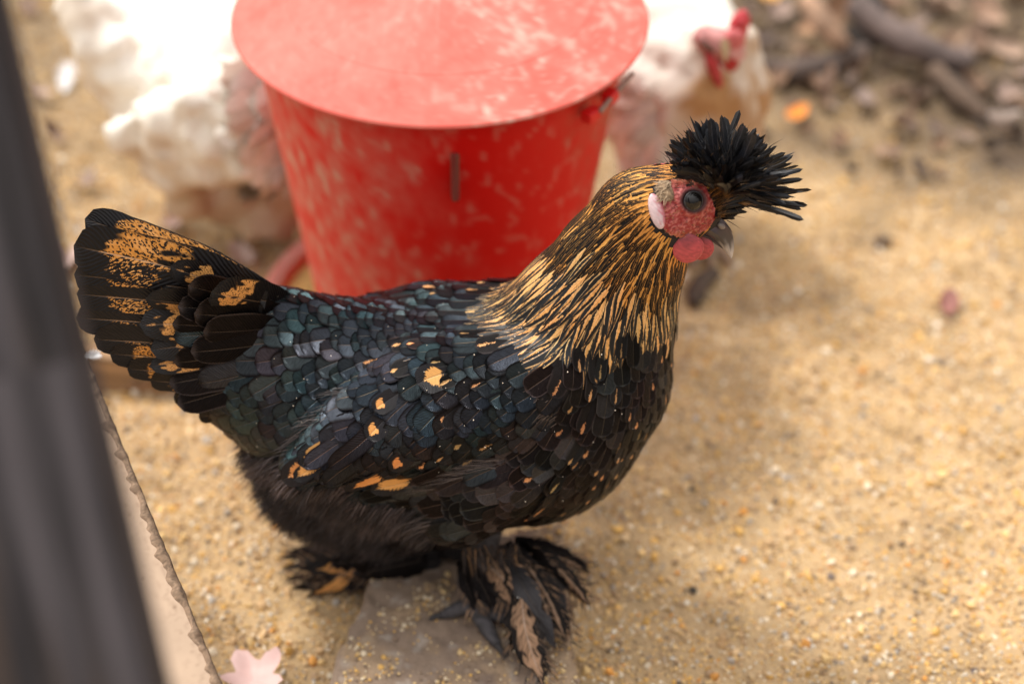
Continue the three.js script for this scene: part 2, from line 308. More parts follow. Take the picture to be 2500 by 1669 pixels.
// ---------- birds: a smooth body field, its mesh, and feathers that follow it ----------
// a field is a list of tapered capsules joined by a smooth minimum; x across the bird is squashed by sz
function makeField(caps, k = 0.014) {
  const C = caps.map(({ a, b, ra, rb, sz = 1, mirror = false, kk = k }) => {
    const ax = a.x, ay = a.y, az = a.z / sz, bx = b.x - ax, by = b.y - ay, bz = b.z / sz - az, l2 = bx * bx + by * by + bz * bz, rr = ra - rb, a2 = l2 - rr * rr;
    return { ax, ay, az, bx, by, bz, l2, rr, a2, il2: 1 / Math.max(l2, 1e-12), ra, rb, sz, mirror, kk };
  });
  const one = (c, x, y, z) => {
    const px = x - c.ax, py = y - c.ay, pz = z / c.sz - c.az;
    const Y = px * c.bx + py * c.by + pz * c.bz, Z = Y - c.l2;
    const qx = px * c.l2 - c.bx * Y, qy = py * c.l2 - c.by * Y, qz = pz * c.l2 - c.bz * Y;
    const x2 = qx * qx + qy * qy + qz * qz, y2 = Y * Y * c.l2, z2 = Z * Z * c.l2, kq = Math.sign(c.rr) * c.rr * c.rr * x2;
    if (Math.sign(Z) * c.a2 * z2 > kq) return Math.sqrt(x2 + z2) * c.il2 - c.rb;
    if (Math.sign(Y) * c.a2 * y2 < kq) return Math.sqrt(x2 + y2) * c.il2 - c.ra;
    return (Math.sqrt(x2 * c.a2 * c.il2) + Y * c.rr) * c.il2 - c.ra;
  };
  return (x, y, z) => {
    let d = 1e9;
    for (const c of C) {
      const e = one(c, x, y, c.mirror ? Math.abs(z) : z) * Math.min(1, c.sz + 0.0), h = Math.max(c.kk - Math.abs(d - e), 0) / c.kk;
      d = Math.min(d, e) - h * h * c.kk * 0.25;
    }
    return d;
  };
}
const grad = (f, p, o = V(0, 0, 0), e = 4e-4) => o.set(f(p.x + e, p.y, p.z) - f(p.x - e, p.y, p.z), f(p.x, p.y + e, p.z) - f(p.x, p.y - e, p.z), f(p.x, p.y, p.z + e) - f(p.x, p.y, p.z - e)).normalize();
function onto(f, p, n) { for (let i = 0; i < 4; i++) { grad(f, p, n); p.addScaledVector(n, -f(p.x, p.y, p.z)); } return p; }
function cast(f, x, y, from = 0.7) { // first point of the field seen through a place in my grid
  const r = ray(x, y).normalize(), p = EYE.clone().addScaledVector(r, from);
  for (let i = 0; i < 160; i++) { const d = f(p.x, p.y, p.z); if (d < 2e-4) return p; p.addScaledVector(r, d * 0.7); if (p.y < -0.3) break; }
  return null;
}
function netSurface(f, lo, hi, h) { // naive surface nets
  const nx = Math.ceil((hi.x - lo.x) / h) + 1, ny = Math.ceil((hi.y - lo.y) / h) + 1, nz = Math.ceil((hi.z - lo.z) / h) + 1, g = new Float32Array(nx * ny * nz);
  for (let k = 0, q = 0; k < nz; k++) for (let j = 0; j < ny; j++) for (let i = 0; i < nx; i++) g[q++] = f(lo.x + i * h, lo.y + j * h, lo.z + k * h);
  const id = new Int32Array(nx * ny * nz).fill(-1), pos = [], nor = [], idx = [], s = [1, nx, nx * ny], n = V(0, 0, 0), p = V(0, 0, 0);
  const corner = [0, 1, nx, nx + 1, s[2], s[2] + 1, s[2] + nx, s[2] + nx + 1], edges = [[0, 1], [2, 3], [4, 5], [6, 7], [0, 2], [1, 3], [4, 6], [5, 7], [0, 4], [1, 5], [2, 6], [3, 7]];
  for (let k = 0; k < nz - 1; k++) for (let j = 0; j < ny - 1; j++) for (let i = 0; i < nx - 1; i++) {
    const q = i + j * nx + k * s[2]; let m = 0;
    for (let c = 0; c < 8; c++) if (g[q + corner[c]] < 0) m |= 1 << c;
    if (m === 0 || m === 255) continue;
    let x = 0, y = 0, z = 0, w = 0;
    for (const [a, b] of edges) if (((m >> a) & 1) !== ((m >> b) & 1)) {
      const ga = g[q + corner[a]], t = ga / (ga - g[q + corner[b]]);
      x += lerp(a & 1, b & 1, t); y += lerp((a >> 1) & 1, (b >> 1) & 1, t); z += lerp(a >> 2, b >> 2, t); w++;
    }
    p.set(lo.x + (i + x / w) * h, lo.y + (j + y / w) * h, lo.z + (k + z / w) * h); grad(f, p, n, h * 0.5);
    id[q] = pos.length / 3; pos.push(p.x, p.y, p.z); nor.push(n.x, n.y, n.z);
  }
  for (let k = 1; k < nz - 1; k++) for (let j = 1; j < ny - 1; j++) for (let i = 1; i < nx - 1; i++) {
    const q = i + j * nx + k * s[2], a = g[q] < 0;
    for (let d = 0; d < 3; d++) {
      if (a === (g[q + s[d]] < 0)) continue;
      const u = s[(d + 1) % 3], v = s[(d + 2) % 3], A = id[q - u - v], B = id[q - v], C = id[q], D = id[q - u];
      if (A < 0 || B < 0 || C < 0 || D < 0) continue;
      if (a) idx.push(A, B, C, A, C, D); else idx.push(A, C, B, A, D, C);
    }
  }
  const o = new THREE.BufferGeometry(); o.setAttribute('position', new THREE.BufferAttribute(new Float32Array(pos), 3)); o.setAttribute('normal', new THREE.BufferAttribute(new Float32Array(nor), 3)); o.setIndex(idx); return o;
}
// a path of n steps over the field from p along the flow
function path(f, p, flow, len, n, back = 0) {
  const P = [], N = [], q = p.clone(), m = V(0, 0, 0), d = V(0, 0, 0);
  onto(f, q, m);
  if (back) { const s = back / 3; for (let i = 0; i < 3; i++) { d.copy(flow(q)); d.addScaledVector(m, -d.dot(m)).normalize(); q.addScaledVector(d, -s); onto(f, q, m); } }
  const T = [];
  for (let i = 0; i <= n; i++) {
    P.push(q.clone()); N.push(m.clone());
    d.copy(flow(q)); d.addScaledVector(m, -d.dot(m)).normalize(); T.push(d.clone());
    q.addScaledVector(d, len / n); onto(f, q, m);
  }
  return { P, N, T };
}
const SHAPES = {
  round: (s) => (s < 0.35 ? lerp(0.5, 1, s / 0.35) : s > 0.74 ? Math.sqrt(Math.max(0, 1 - ((s - 0.74) / 0.26) ** 2)) : 1),
  blunt: (s) => (s < 0.3 ? lerp(0.45, 1, s / 0.3) : s > 0.84 ? Math.pow(Math.max(0, 1 - ((s - 0.84) / 0.16) ** 2), 0.4) : 1),
  lance: (s) => (s < 0.3 ? lerp(0.5, 1, s / 0.3) : Math.pow(Math.max(0, 1 - ((s - 0.3) / 0.7) ** 1.8), 0.75)),
};
// one feather: two vanes meeting at a raised shaft. path gives the skin under it
function feather({ P, N, T }, { wid, lift0 = 0, lift1 = 0.004, cup = 0.1, gable = 0.12, shape = 'round', tile = 0, tiles = 4, tone = [1, 1, 1], across = 4, fray = 0, rnd = Math.random, twist = 0, curl = 0 }) {
  const n = P.length - 1, W = SHAPES[shape], pos = [], uv = [], col = [], idx = [];
  for (const side of [-1, 1]) {
    const b0 = pos.length / 3;
    for (let i = 0; i <= n; i++) {
      const s0 = i / n, s = 1 - Math.pow(1 - s0, 1.35), fi = s * n, k = Math.min(Math.floor(fi), n - 1), t = fi - k;
      const c = P[k].clone().lerp(P[k + 1], t), m = N[k].clone().lerp(N[k + 1], t).normalize(), d = T[k].clone().lerp(T[k + 1], t).normalize();
      const bi = d.clone().cross(m).normalize(); if (twist) { const w = twist; const b2 = bi.clone().multiplyScalar(Math.cos(w)).addScaledVector(m, Math.sin(w)); m.multiplyScalar(Math.cos(w)).addScaledVector(bi, -Math.sin(w)); bi.copy(b2); }
      const lift = lerp(lift0, lift1, Math.pow(s, 1.1)) - curl * Math.max(0, s - 0.7) ** 2 * 10;
      c.addScaledVector(m, lift);
      const hw = wid * 0.5 * W(s) * (1 + (fray ? fray * (rnd() - 0.5) : 0));
      for (let j = 0; j <= across / 2; j++) {
        const u = j / (across / 2);
        const q = c.clone().addScaledVector(bi, side * u * hw).addScaledVector(m, gable * hw * (1 - u) - cup * hw * u * u);
        pos.push(q.x, q.y, q.z); uv.push((tile + 0.5 + 0.485 * side * u) / tiles, 0.01 + 0.98 * s); col.push(...tone);
      }
    }
    const w = across / 2 + 1;
    for (let i = 0; i < n; i++) for (let j = 0; j < w - 1; j++) { const a = b0 + i * w + j; if (side > 0) idx.push(a, a + w, a + 1, a + 1, a + w, a + w + 1); else idx.push(a, a + 1, a + w, a + 1, a + w + 1, a + w); }
  }
  return geo(pos, idx, uv, col);
}
// a bare curve as a feather path: points, a side normal hint
function curvePath(pts, up, n = 10) {
  const c = new THREE.CatmullRomCurve3(pts, false, 'centripetal'), P = [], N = [], T = [];
  for (let i = 0; i <= n; i++) { const t = i / n, d = c.getTangent(t), m = up.clone().addScaledVector(d, -up.dot(d)).normalize(); P.push(c.getPoint(t)); T.push(d); N.push(m); }
  return { P, N, T };
}
// thin filaments: narrow ribbons that bend
function strands(list, wid = 0.0005, seg = 3) { // list of { p, d, n, len, bend, col }
  const pos = [], idx = [], col = [];
  for (const { p, d, n, len, bend, col: c, w = wid } of list) {
    const b = d.clone().cross(n).normalize(), v0 = pos.length / 3;
    for (let i = 0; i <= seg; i++) {
      const t = i / seg, q = p.clone().addScaledVector(d, len * t).addScaledVector(bend, len * t * t), h = w * (1 - t * 0.85);
      pos.push(q.x - b.x * h, q.y - b.y * h, q.z - b.z * h, q.x + b.x * h, q.y + b.y * h, q.z + b.z * h); col.push(...c, ...c);
    }
    for (let i = 0; i < seg; i++) { const a = v0 + i * 2; idx.push(a, a + 1, a + 2, a + 2, a + 1, a + 3); }
  }
  return geo(pos, idx, null, col);
}
// feather paintings: four feathers side by side in one texture; u from -1 to 1 across, s from base to tip
const atlas = (fn, h = 512) => tex(512, h, (x, y) => { const t = Math.min(3, Math.floor(x * 4)), u = ((x * 4 - t) - 0.5) / 0.485; return fn(clamp(u, -1, 1), y, t); });
const TAN = [0.72, 0.34, 0.10], GOLD = [0.68, 0.305, 0.07], INK = [0.0065, 0.005, 0.0052];
const barb = (u, s, t, f = 34) => noise3(u * 2 + t * 9, (s - Math.abs(u) * 0.22) * f, t * 3 + (u > 0 ? 5 : 0));
const shaft = (u, s, w = 0.035) => sstep(w, w * 0.3, Math.abs(u)) * sstep(1, 0.8, s);
const edgeOf = (u, s) => Math.max(sstep(0.72, 0.97, Math.abs(u)) * sstep(0.2, 0.5, s), sstep(0.86, 0.985, s - 0.06 * (u * u)));
const PAINT = {
  plain: atlas((u, s, t) => { // glossy black, green or blue in the light
    const tone = [[0.043, 0.06, 0.069], [0.043, 0.054, 0.068], [0.044, 0.061, 0.066], [0.04, 0.043, 0.054]][t], k = 0.85 + 0.25 * barb(u, s, t);
    let c = mix3(tone.map((x) => x * k), [0.007, 0.005, 0.0055], edgeOf(u, s) * 0.92);
    return mix3(c, [0.16, 0.13, 0.11], shaft(u, s, 0.03) * 0.6);
  }),
  wing: atlas((u, s, t) => {
    const tone = [[0.032, 0.039, 0.051], [0.034, 0.043, 0.049], [0.02, 0.02, 0.024], [0.03, 0.036, 0.049]][t], k = 0.85 + 0.3 * barb(u, s, t);
    let c = mix3(tone.map((x) => x * k), [0.006, 0.0045, 0.005], edgeOf(u, s) * 0.9);
    return mix3(c, [0.2, 0.13, 0.08], shaft(u, s, 0.03) * 0.6);
  }),
  dark: atlas((u, s, t) => { // brown black with a thin pale fringe
    const tone = [[0.012, 0.009, 0.009], [0.03, 0.026, 0.0265], [0.008, 0.006, 0.006], [0.055, 0.051, 0.053]][t], k = 0.85 + 0.3 * barb(u, s, t);
    const c = mix3(tone.map((x) => x * k), [0.06, 0.048, 0.047], edgeOf(u, s) * 0.8 * sstep(0.88, 0.95, Math.max(Math.abs(u), s)));
    return mix3(c, [0.12, 0.09, 0.07], shaft(u, s, 0.03) * 0.7);
  }),
  hackle: atlas((u, s, t) => { // gold with a black middle that widens to the tip, or black laced with gold
    const n = 0.14 * barb(u, s, t, 26), a = Math.abs(u);
    const wIn = [0.36, 0.5, 0.28, 0.6][t] * sstep(0.02, 0.45, s) + 0.08, gold = sstep(wIn, wIn + 0.16, a + n), k = 0.82 + 0.4 * barb(u, s, t + 4, 30);
    let g = mix3(GOLD, [0.74, 0.42, 0.15], sstep(0.4, 1, s) * 0.5).map((x) => x * k);
    let c = mix3(INK, g, gold * sstep(1.0, 0.93, s + 0.05 * a));
    c = mix3(c, [0.45, 0.3, 0.14], edgeOf(u, s) * 0.5);
    return mix3(c, g, shaft(u, s, 0.05) * sstep(0.8, 0.3, s) * 0.6);
  }),
  flame: atlas((u, s, t) => { // lower hackle: a gold tongue down the middle, black sides, thin gold lace
    const n = 0.1 * barb(u, s, t, 20), a = Math.abs(u + [0.1, -0.15, 0, 0.2][t]);
    const w = [0.42, 0.06, 0.5, 0.24][t] * sstep(1.0, 0.35, s + 0.12), inn = sstep(w + 0.07, w - 0.05, a + n), k = 0.85 + 0.35 * barb(u, s, t + 4, 30);
    const g = mix3([0.72, 0.36, 0.11], [0.8, 0.56, 0.27], sstep(0.1, 0.5, a) * 0.6).map((x) => x * k), lace = sstep(0.76, 0.88, Math.abs(u) + n * 0.5) * sstep(0.97, 0.8, s) * [0.5, 1, 0.4, 1][t];
    let c = mix3([0.008, 0.0085, 0.0095], g, clamp(inn));
    c = mix3(c, g, lace * 0.8);
    return mix3(c, [0.8, 0.62, 0.38], shaft(u, s, 0.04) * sstep(0.95, 0.5, s) * 0.7);
  }),
  drop: atlas((u, s, t) => { // black with a small tan drop at the shaft near the tip
    const c0 = [0.007 + 0.002 * t, 0.0055 + 0.0018 * t, 0.0055 + 0.0018 * t], k = 0.85 + 0.3 * barb(u, s, t), n = 0.12 * barb(u, s, t, 18);
    const top = [0.97, 0.93, 0.9, 0.95][t], L = [0.34, 0.24, 0.4, 0.18][t], w = [0.3, 0.22, 0.16, 0.34][t], f = clamp((s - top + L) / L);
    const inn = s < top + 0.03 ? sstep(0.06, -0.06, Math.abs(u) + n - w * f * sstep(1.06, 0.9, f)) * (f > 0 ? 1 : 0) : 0;
    let c = mix3(c0.map((x) => x * k), [0.05, 0.04, 0.04], edgeOf(u, s) * 0.5);
    return mix3(c, [TAN[0] * (0.9 + n), TAN[1] * (0.95 + n), TAN[2] * 1.3], inn);
  }),
  blotch: atlas((u, s, t) => { // black feather with a tan blotch over much of its width
    const k = 0.85 + 0.3 * barb(u, s, t), n = 0.25 * barb(u, s, t, 22);
    const cs = [0.6, 0.78, 0.7, 0.62][t], hs = [0.2, 0.12, 0.15, 0.26][t], hw = [0.7, 0.5, 0.95, 0.85][t], off = [0, 0.15, -0.2, 0.35][t];
    const r = Math.hypot((s - cs + 0.12 * Math.abs(u)) / hs, (u - off) / hw) + n;
    let c = [0.01 * k, 0.0085 * k, 0.0105 * k];
    c = mix3(c, TAN.map((x) => x * (1 + 0.3 * n)), sstep(1.05, 0.9, r));
    return mix3(c, [0.8, 0.5, 0.25], shaft(u, s, 0.04) * sstep(1.25, 1, r) * 0.7);
  }),
  tail: atlas((u, s, t) => { // black tail feather, tan band peppered with black
    const k = 0.8 + 0.4 * barb(u, s, t), n = 0.12 * noise3(u * 2, s * 6, t * 7);
    const [lo, hi] = [[0.5, 0.81], [0.34, 0.82], [0.55, 0.8], [0.62, 0.8]][t];
    const band = sstep(lo - 0.03, lo + 0.04, s + n + 0.08 * Math.abs(u)) * sstep(hi + 0.015, hi - 0.015, s + 0.11 * u * u + n * 0.3) * sstep(1.0, 0.86, Math.abs(u) + n * 0.5) * (t < 2 ? 1 : sstep(0.1, -0.15, u));
    const pep = noise3(u * 7 + 3 * s, (s - Math.abs(u) * 0.12) * 42, t * 5 + 20) + 0.5 * noise3(u * 16, s * 90, t) - 0.42 + [0.12, 0.2, 0.42, 0.62][t] + (t === 0 ? 0.75 * sstep(0.15, -0.35, u) : 0) + [0.12, 0.15, 0.35, 0.5][t] * sstep(0.25, 0, Math.min(s - lo, hi - s));
    const tan = mix3(TAN, [0.62, 0.26, 0.05], clamp(0.5 + noise3(u * 3, s * 5, 4)));
    let c = [0.0075 * k, 0.0055 * k, 0.0057 * k];
    c = mix3(c, tan, band * sstep(0.12, -0.1, pep - 0.1));
    return mix3(c, [0.55, 0.34, 0.2], shaft(u, s, 0.035) * (0.25 + 0.6 * band));
  }),
  crest: atlas((u, s, t) => { // blue black, some with a brown root
    const k = 0.7 + 0.6 * barb(u, s, t, 40), c = [[0.009, 0.009, 0.0105], [0.014, 0.0155, 0.02], [0.008, 0.0065, 0.0065], [0.012, 0.012, 0.015]][t].map((x) => x * k);
    return mix3(mix3(c, [0.2, 0.1, 0.035], sstep(0.34, 0.1, s + 0.2 * noise3(u * 3, s * 8, t)) * [0.7, 0.2, 0.9, 0.4][t]), [0.07, 0.065, 0.07], shaft(u, s, 0.08) * 0.6);
  }),
  white: atlas((u, s, t) => { const k = 0.94 + 0.08 * barb(u, s, t); return mix3([0.86 * k, 0.82 * k, 0.77 * k], [0.72, 0.64, 0.55], edgeOf(u, s) * 0.3); }),
  covert: atlas((u, s, t) => { // black tail covert with a tan bar short of its broad black tip
    const k = 0.8 + 0.4 * barb(u, s, t), n = 0.1 * noise3(u * 2.5, s * 7, t * 7), hi = [0.74, 0.78, 0.7, 0.76][t], L = [0.22, 0.17, 0.26, 0.14][t], side = [1, sstep(-0.1, -0.3, u), sstep(0.35, 0.1, u), 1][t];
    const q = s + n - 0.1 * (1 - Math.abs(u)), band = sstep(hi - L - 0.05, hi - L, q + 0.16 * Math.abs(u)) * sstep(hi + 0.02, hi - 0.02, q + 0.1 * u * u) * sstep(0.98, 0.85, Math.abs(u)) * side;
    const pep = noise3(u * 9, (s - Math.abs(u) * 0.12) * 50, t * 5 + 20);
    let c = mix3([0.0075 * k, 0.0055 * k, 0.0058 * k], [0.03, 0.036, 0.044], sstep(0.75, 1, s) * 0.25);
    c = mix3(c, TAN.map((x) => x * (0.9 + 0.4 * n)), band * sstep(0.62, 0.4, pep));
    return mix3(c, [0.5, 0.3, 0.17], shaft(u, s, 0.04) * (0.2 + 0.5 * band));
  }),
  foot: atlas((u, s, t) => { // muddy foot feather: tan middle, dark edges
    const k = 0.75 + 0.5 * barb(u, s, t, 40), n = 0.25 * noise3(u * 3, s * 9, t * 4), a = Math.abs(u - 0.1);
    const w = [0.6, 0.25, 0.08, 0.35][t] * sstep(0.05, 0.5, s) * sstep(1.08, 0.8, s) + 0.3 * noise3(u * 2, s * 4, t * 3 + 8);
    let c = [0.014 * k, 0.0105 * k, 0.0095 * k];
    c = mix3(c, [0.3 * k, 0.18 * k, 0.11 * k], sstep(w + 0.12, w - 0.12, a + n));
    return mix3(c, [0.34, 0.25, 0.19], shaft(u, s, 0.06) * 0.8);
  }),
};
const RIDGE = tex(512, 512, (x, y) => { const t = Math.min(3, Math.floor(x * 4)), u = clamp(((x * 4 - t) - 0.5) / 0.485, -1, 1), b = 0.07 * Math.sin((y * 90 - Math.abs(u) * 16) * 2) * 0.5; const h = 0.1 + 0.8 * (1 - Math.abs(u)) + b + 0.1 * shaft(u, y, 0.06); return [h, h, h]; }, false, false);
const RB = { bumpMap: RIDGE, bumpScale: 0.0036 };
const FM = { // feather materials: dull black, with a sheen where the painting is paler
  plain: phys({ ...RB, map: PAINT.plain, vertexColors: true, roughness: 0.31, metalness: 0.85, specularIntensity: 0.5 }),
  wing: phys({ ...RB, map: PAINT.wing, vertexColors: true, roughness: 0.33, metalness: 0.8, specularIntensity: 0.5 }),
  dark: phys({ ...RB, map: PAINT.dark, vertexColors: true, roughness: 0.38, metalness: 0.6, specularIntensity: 0.25 }),
  hackle: phys({ map: PAINT.hackle, vertexColors: true, roughness: 0.5, specularIntensity: 0.25 }),
  flame: phys({ map: PAINT.flame, vertexColors: true, roughness: 0.45, specularIntensity: 0.5 }),
  drop: phys({ ...RB, map: PAINT.drop, vertexColors: true, roughness: 0.42, specularIntensity: 0.25 }),
  blotch: phys({ ...RB, map: PAINT.blotch, vertexColors: true, roughness: 0.45, specularIntensity: 0.5 }),
  tail: phys({ ...RB, map: PAINT.tail, vertexColors: true, roughness: 0.42, specularIntensity: 0.5 }),
  covert: phys({ ...RB, map: PAINT.covert, vertexColors: true, roughness: 0.4, specularIntensity: 0.5 }),
  crest: phys({ map: PAINT.crest, vertexColors: true, roughness: 0.4, specularIntensity: 0.5 }),
  white: phys({ map: PAINT.white, vertexColors: true, roughness: 0.8 }),
  foot: phys({ map: PAINT.foot, vertexColors: true, roughness: 0.7, specularIntensity: 0.25 }),
};
// ---------- the black and gold crested hen ----------
const project = (p) => { const v = p.clone().sub(EYE), d = v.dot(FWD); return [(v.x / d * FOCAL + 1250) / K, (834.5 - v.dot(UPV) / d * FOCAL) / K, d]; };
const PX = 0.000277;
// circles of the body's outline, head to tail: x, y, radius on my grid, and width over height
function chain(list) {
  const s = list.map(([x, y, R, sz, z = 0]) => { const c = onZ(x, y, z); return { c, r: R * K * depthOf(c) / FOCAL / Math.sqrt(0.6 + 0.4 * sz * sz), sz }; }), out = [];
  for (let i = 0; i < s.length - 1; i++) out.push({ a: s[i].c, b: s[i + 1].c, ra: s[i].r, rb: s[i + 1].r, sz: (s[i].sz + s[i + 1].sz) / 2 });
  return out;
}
const HEAD = chain([[1618, 498, 32, 0.7], [1578, 468, 66, 0.7], [1545, 468, 80, 0.74], [1482, 500, 108, 0.78]]);
const TRUNK = [...HEAD, ...chain([[1482, 500, 108, 0.78], [1424, 600, 132, 0.8], [1364, 722, 170, 0.84], [1294, 858, 224, 0.86], [1200, 934, 262, 0.88], [1050, 950, 262, 0.88], [900, 942, 243, 0.86], [760, 905, 212, 0.82], [640, 848, 176, 0.76], [540, 792, 126, 0.66], [455, 750, 76, 0.5]])];
const trunkF = makeField(TRUNK, 0.006);
const henCaps = [...TRUNK];
function lobe(list, k) { // [x, y, radius, how far it stands out] on the near flank, mirrored to the far one
  const s = list.map(([x, y, R, out]) => { const p = cast(trunkF, x, y), n = grad(trunkF, p), r = R * PX; return { c: p.addScaledVector(n, out - r), r }; });
  for (let i = 0; i < s.length - 1; i++) {
    henCaps.push({ a: s[i].c, b: s[i + 1].c, ra: s[i].r, rb: s[i + 1].r, sz: 1, kk: k });
    const far = (c) => V(c.x, c.y - 0.004, -c.z + 0.008); henCaps.push({ a: far(s[i].c), b: far(s[i + 1].c), ra: s[i].r, rb: s[i + 1].r, sz: 1, kk: k });
  }
}
lobe([[1255, 860, 120, 0.009], [1120, 890, 165, 0.014], [970, 930, 165, 0.019], [840, 990, 112, 0.020], [705, 1058, 52, 0.017]], 0.004); // folded wing
lobe([[1160, 1130, 110, 0.010], [1050, 1195, 95, 0.014]], 0.01);                                            // thigh
henCaps.push(...chain([[900, 1110, 122, 0.9], [750, 1085, 108, 0.8], [694, 1070, 50, 0.7]]).map((c) => ({ ...c, kk: 0.02 })), ...chain([[1060, 1145, 106, 0.9], [900, 1165, 80, 0.8], [785, 1160, 50, 0.6]]).map((c) => ({ ...c, kk: 0.02 })));
const henF = makeField(henCaps, 0.006);
const HEN = onZ(1050, 940, 0).setY(0);
const hen = thing('black_hen', 'black hen with golden laced neck and spiky black crest standing on the stone slab', 'hen', HEN);
const henBodyGeo = netSurface(henF, V(-0.36, 0.0, -0.13), V(0.2, 0.36, 0.13), 0.0042);
const henBody = part('body', henBodyGeo.clone(), std({ color: rgb(0.014, 0.0105, 0.0105), roughness: 0.85 }), hen);

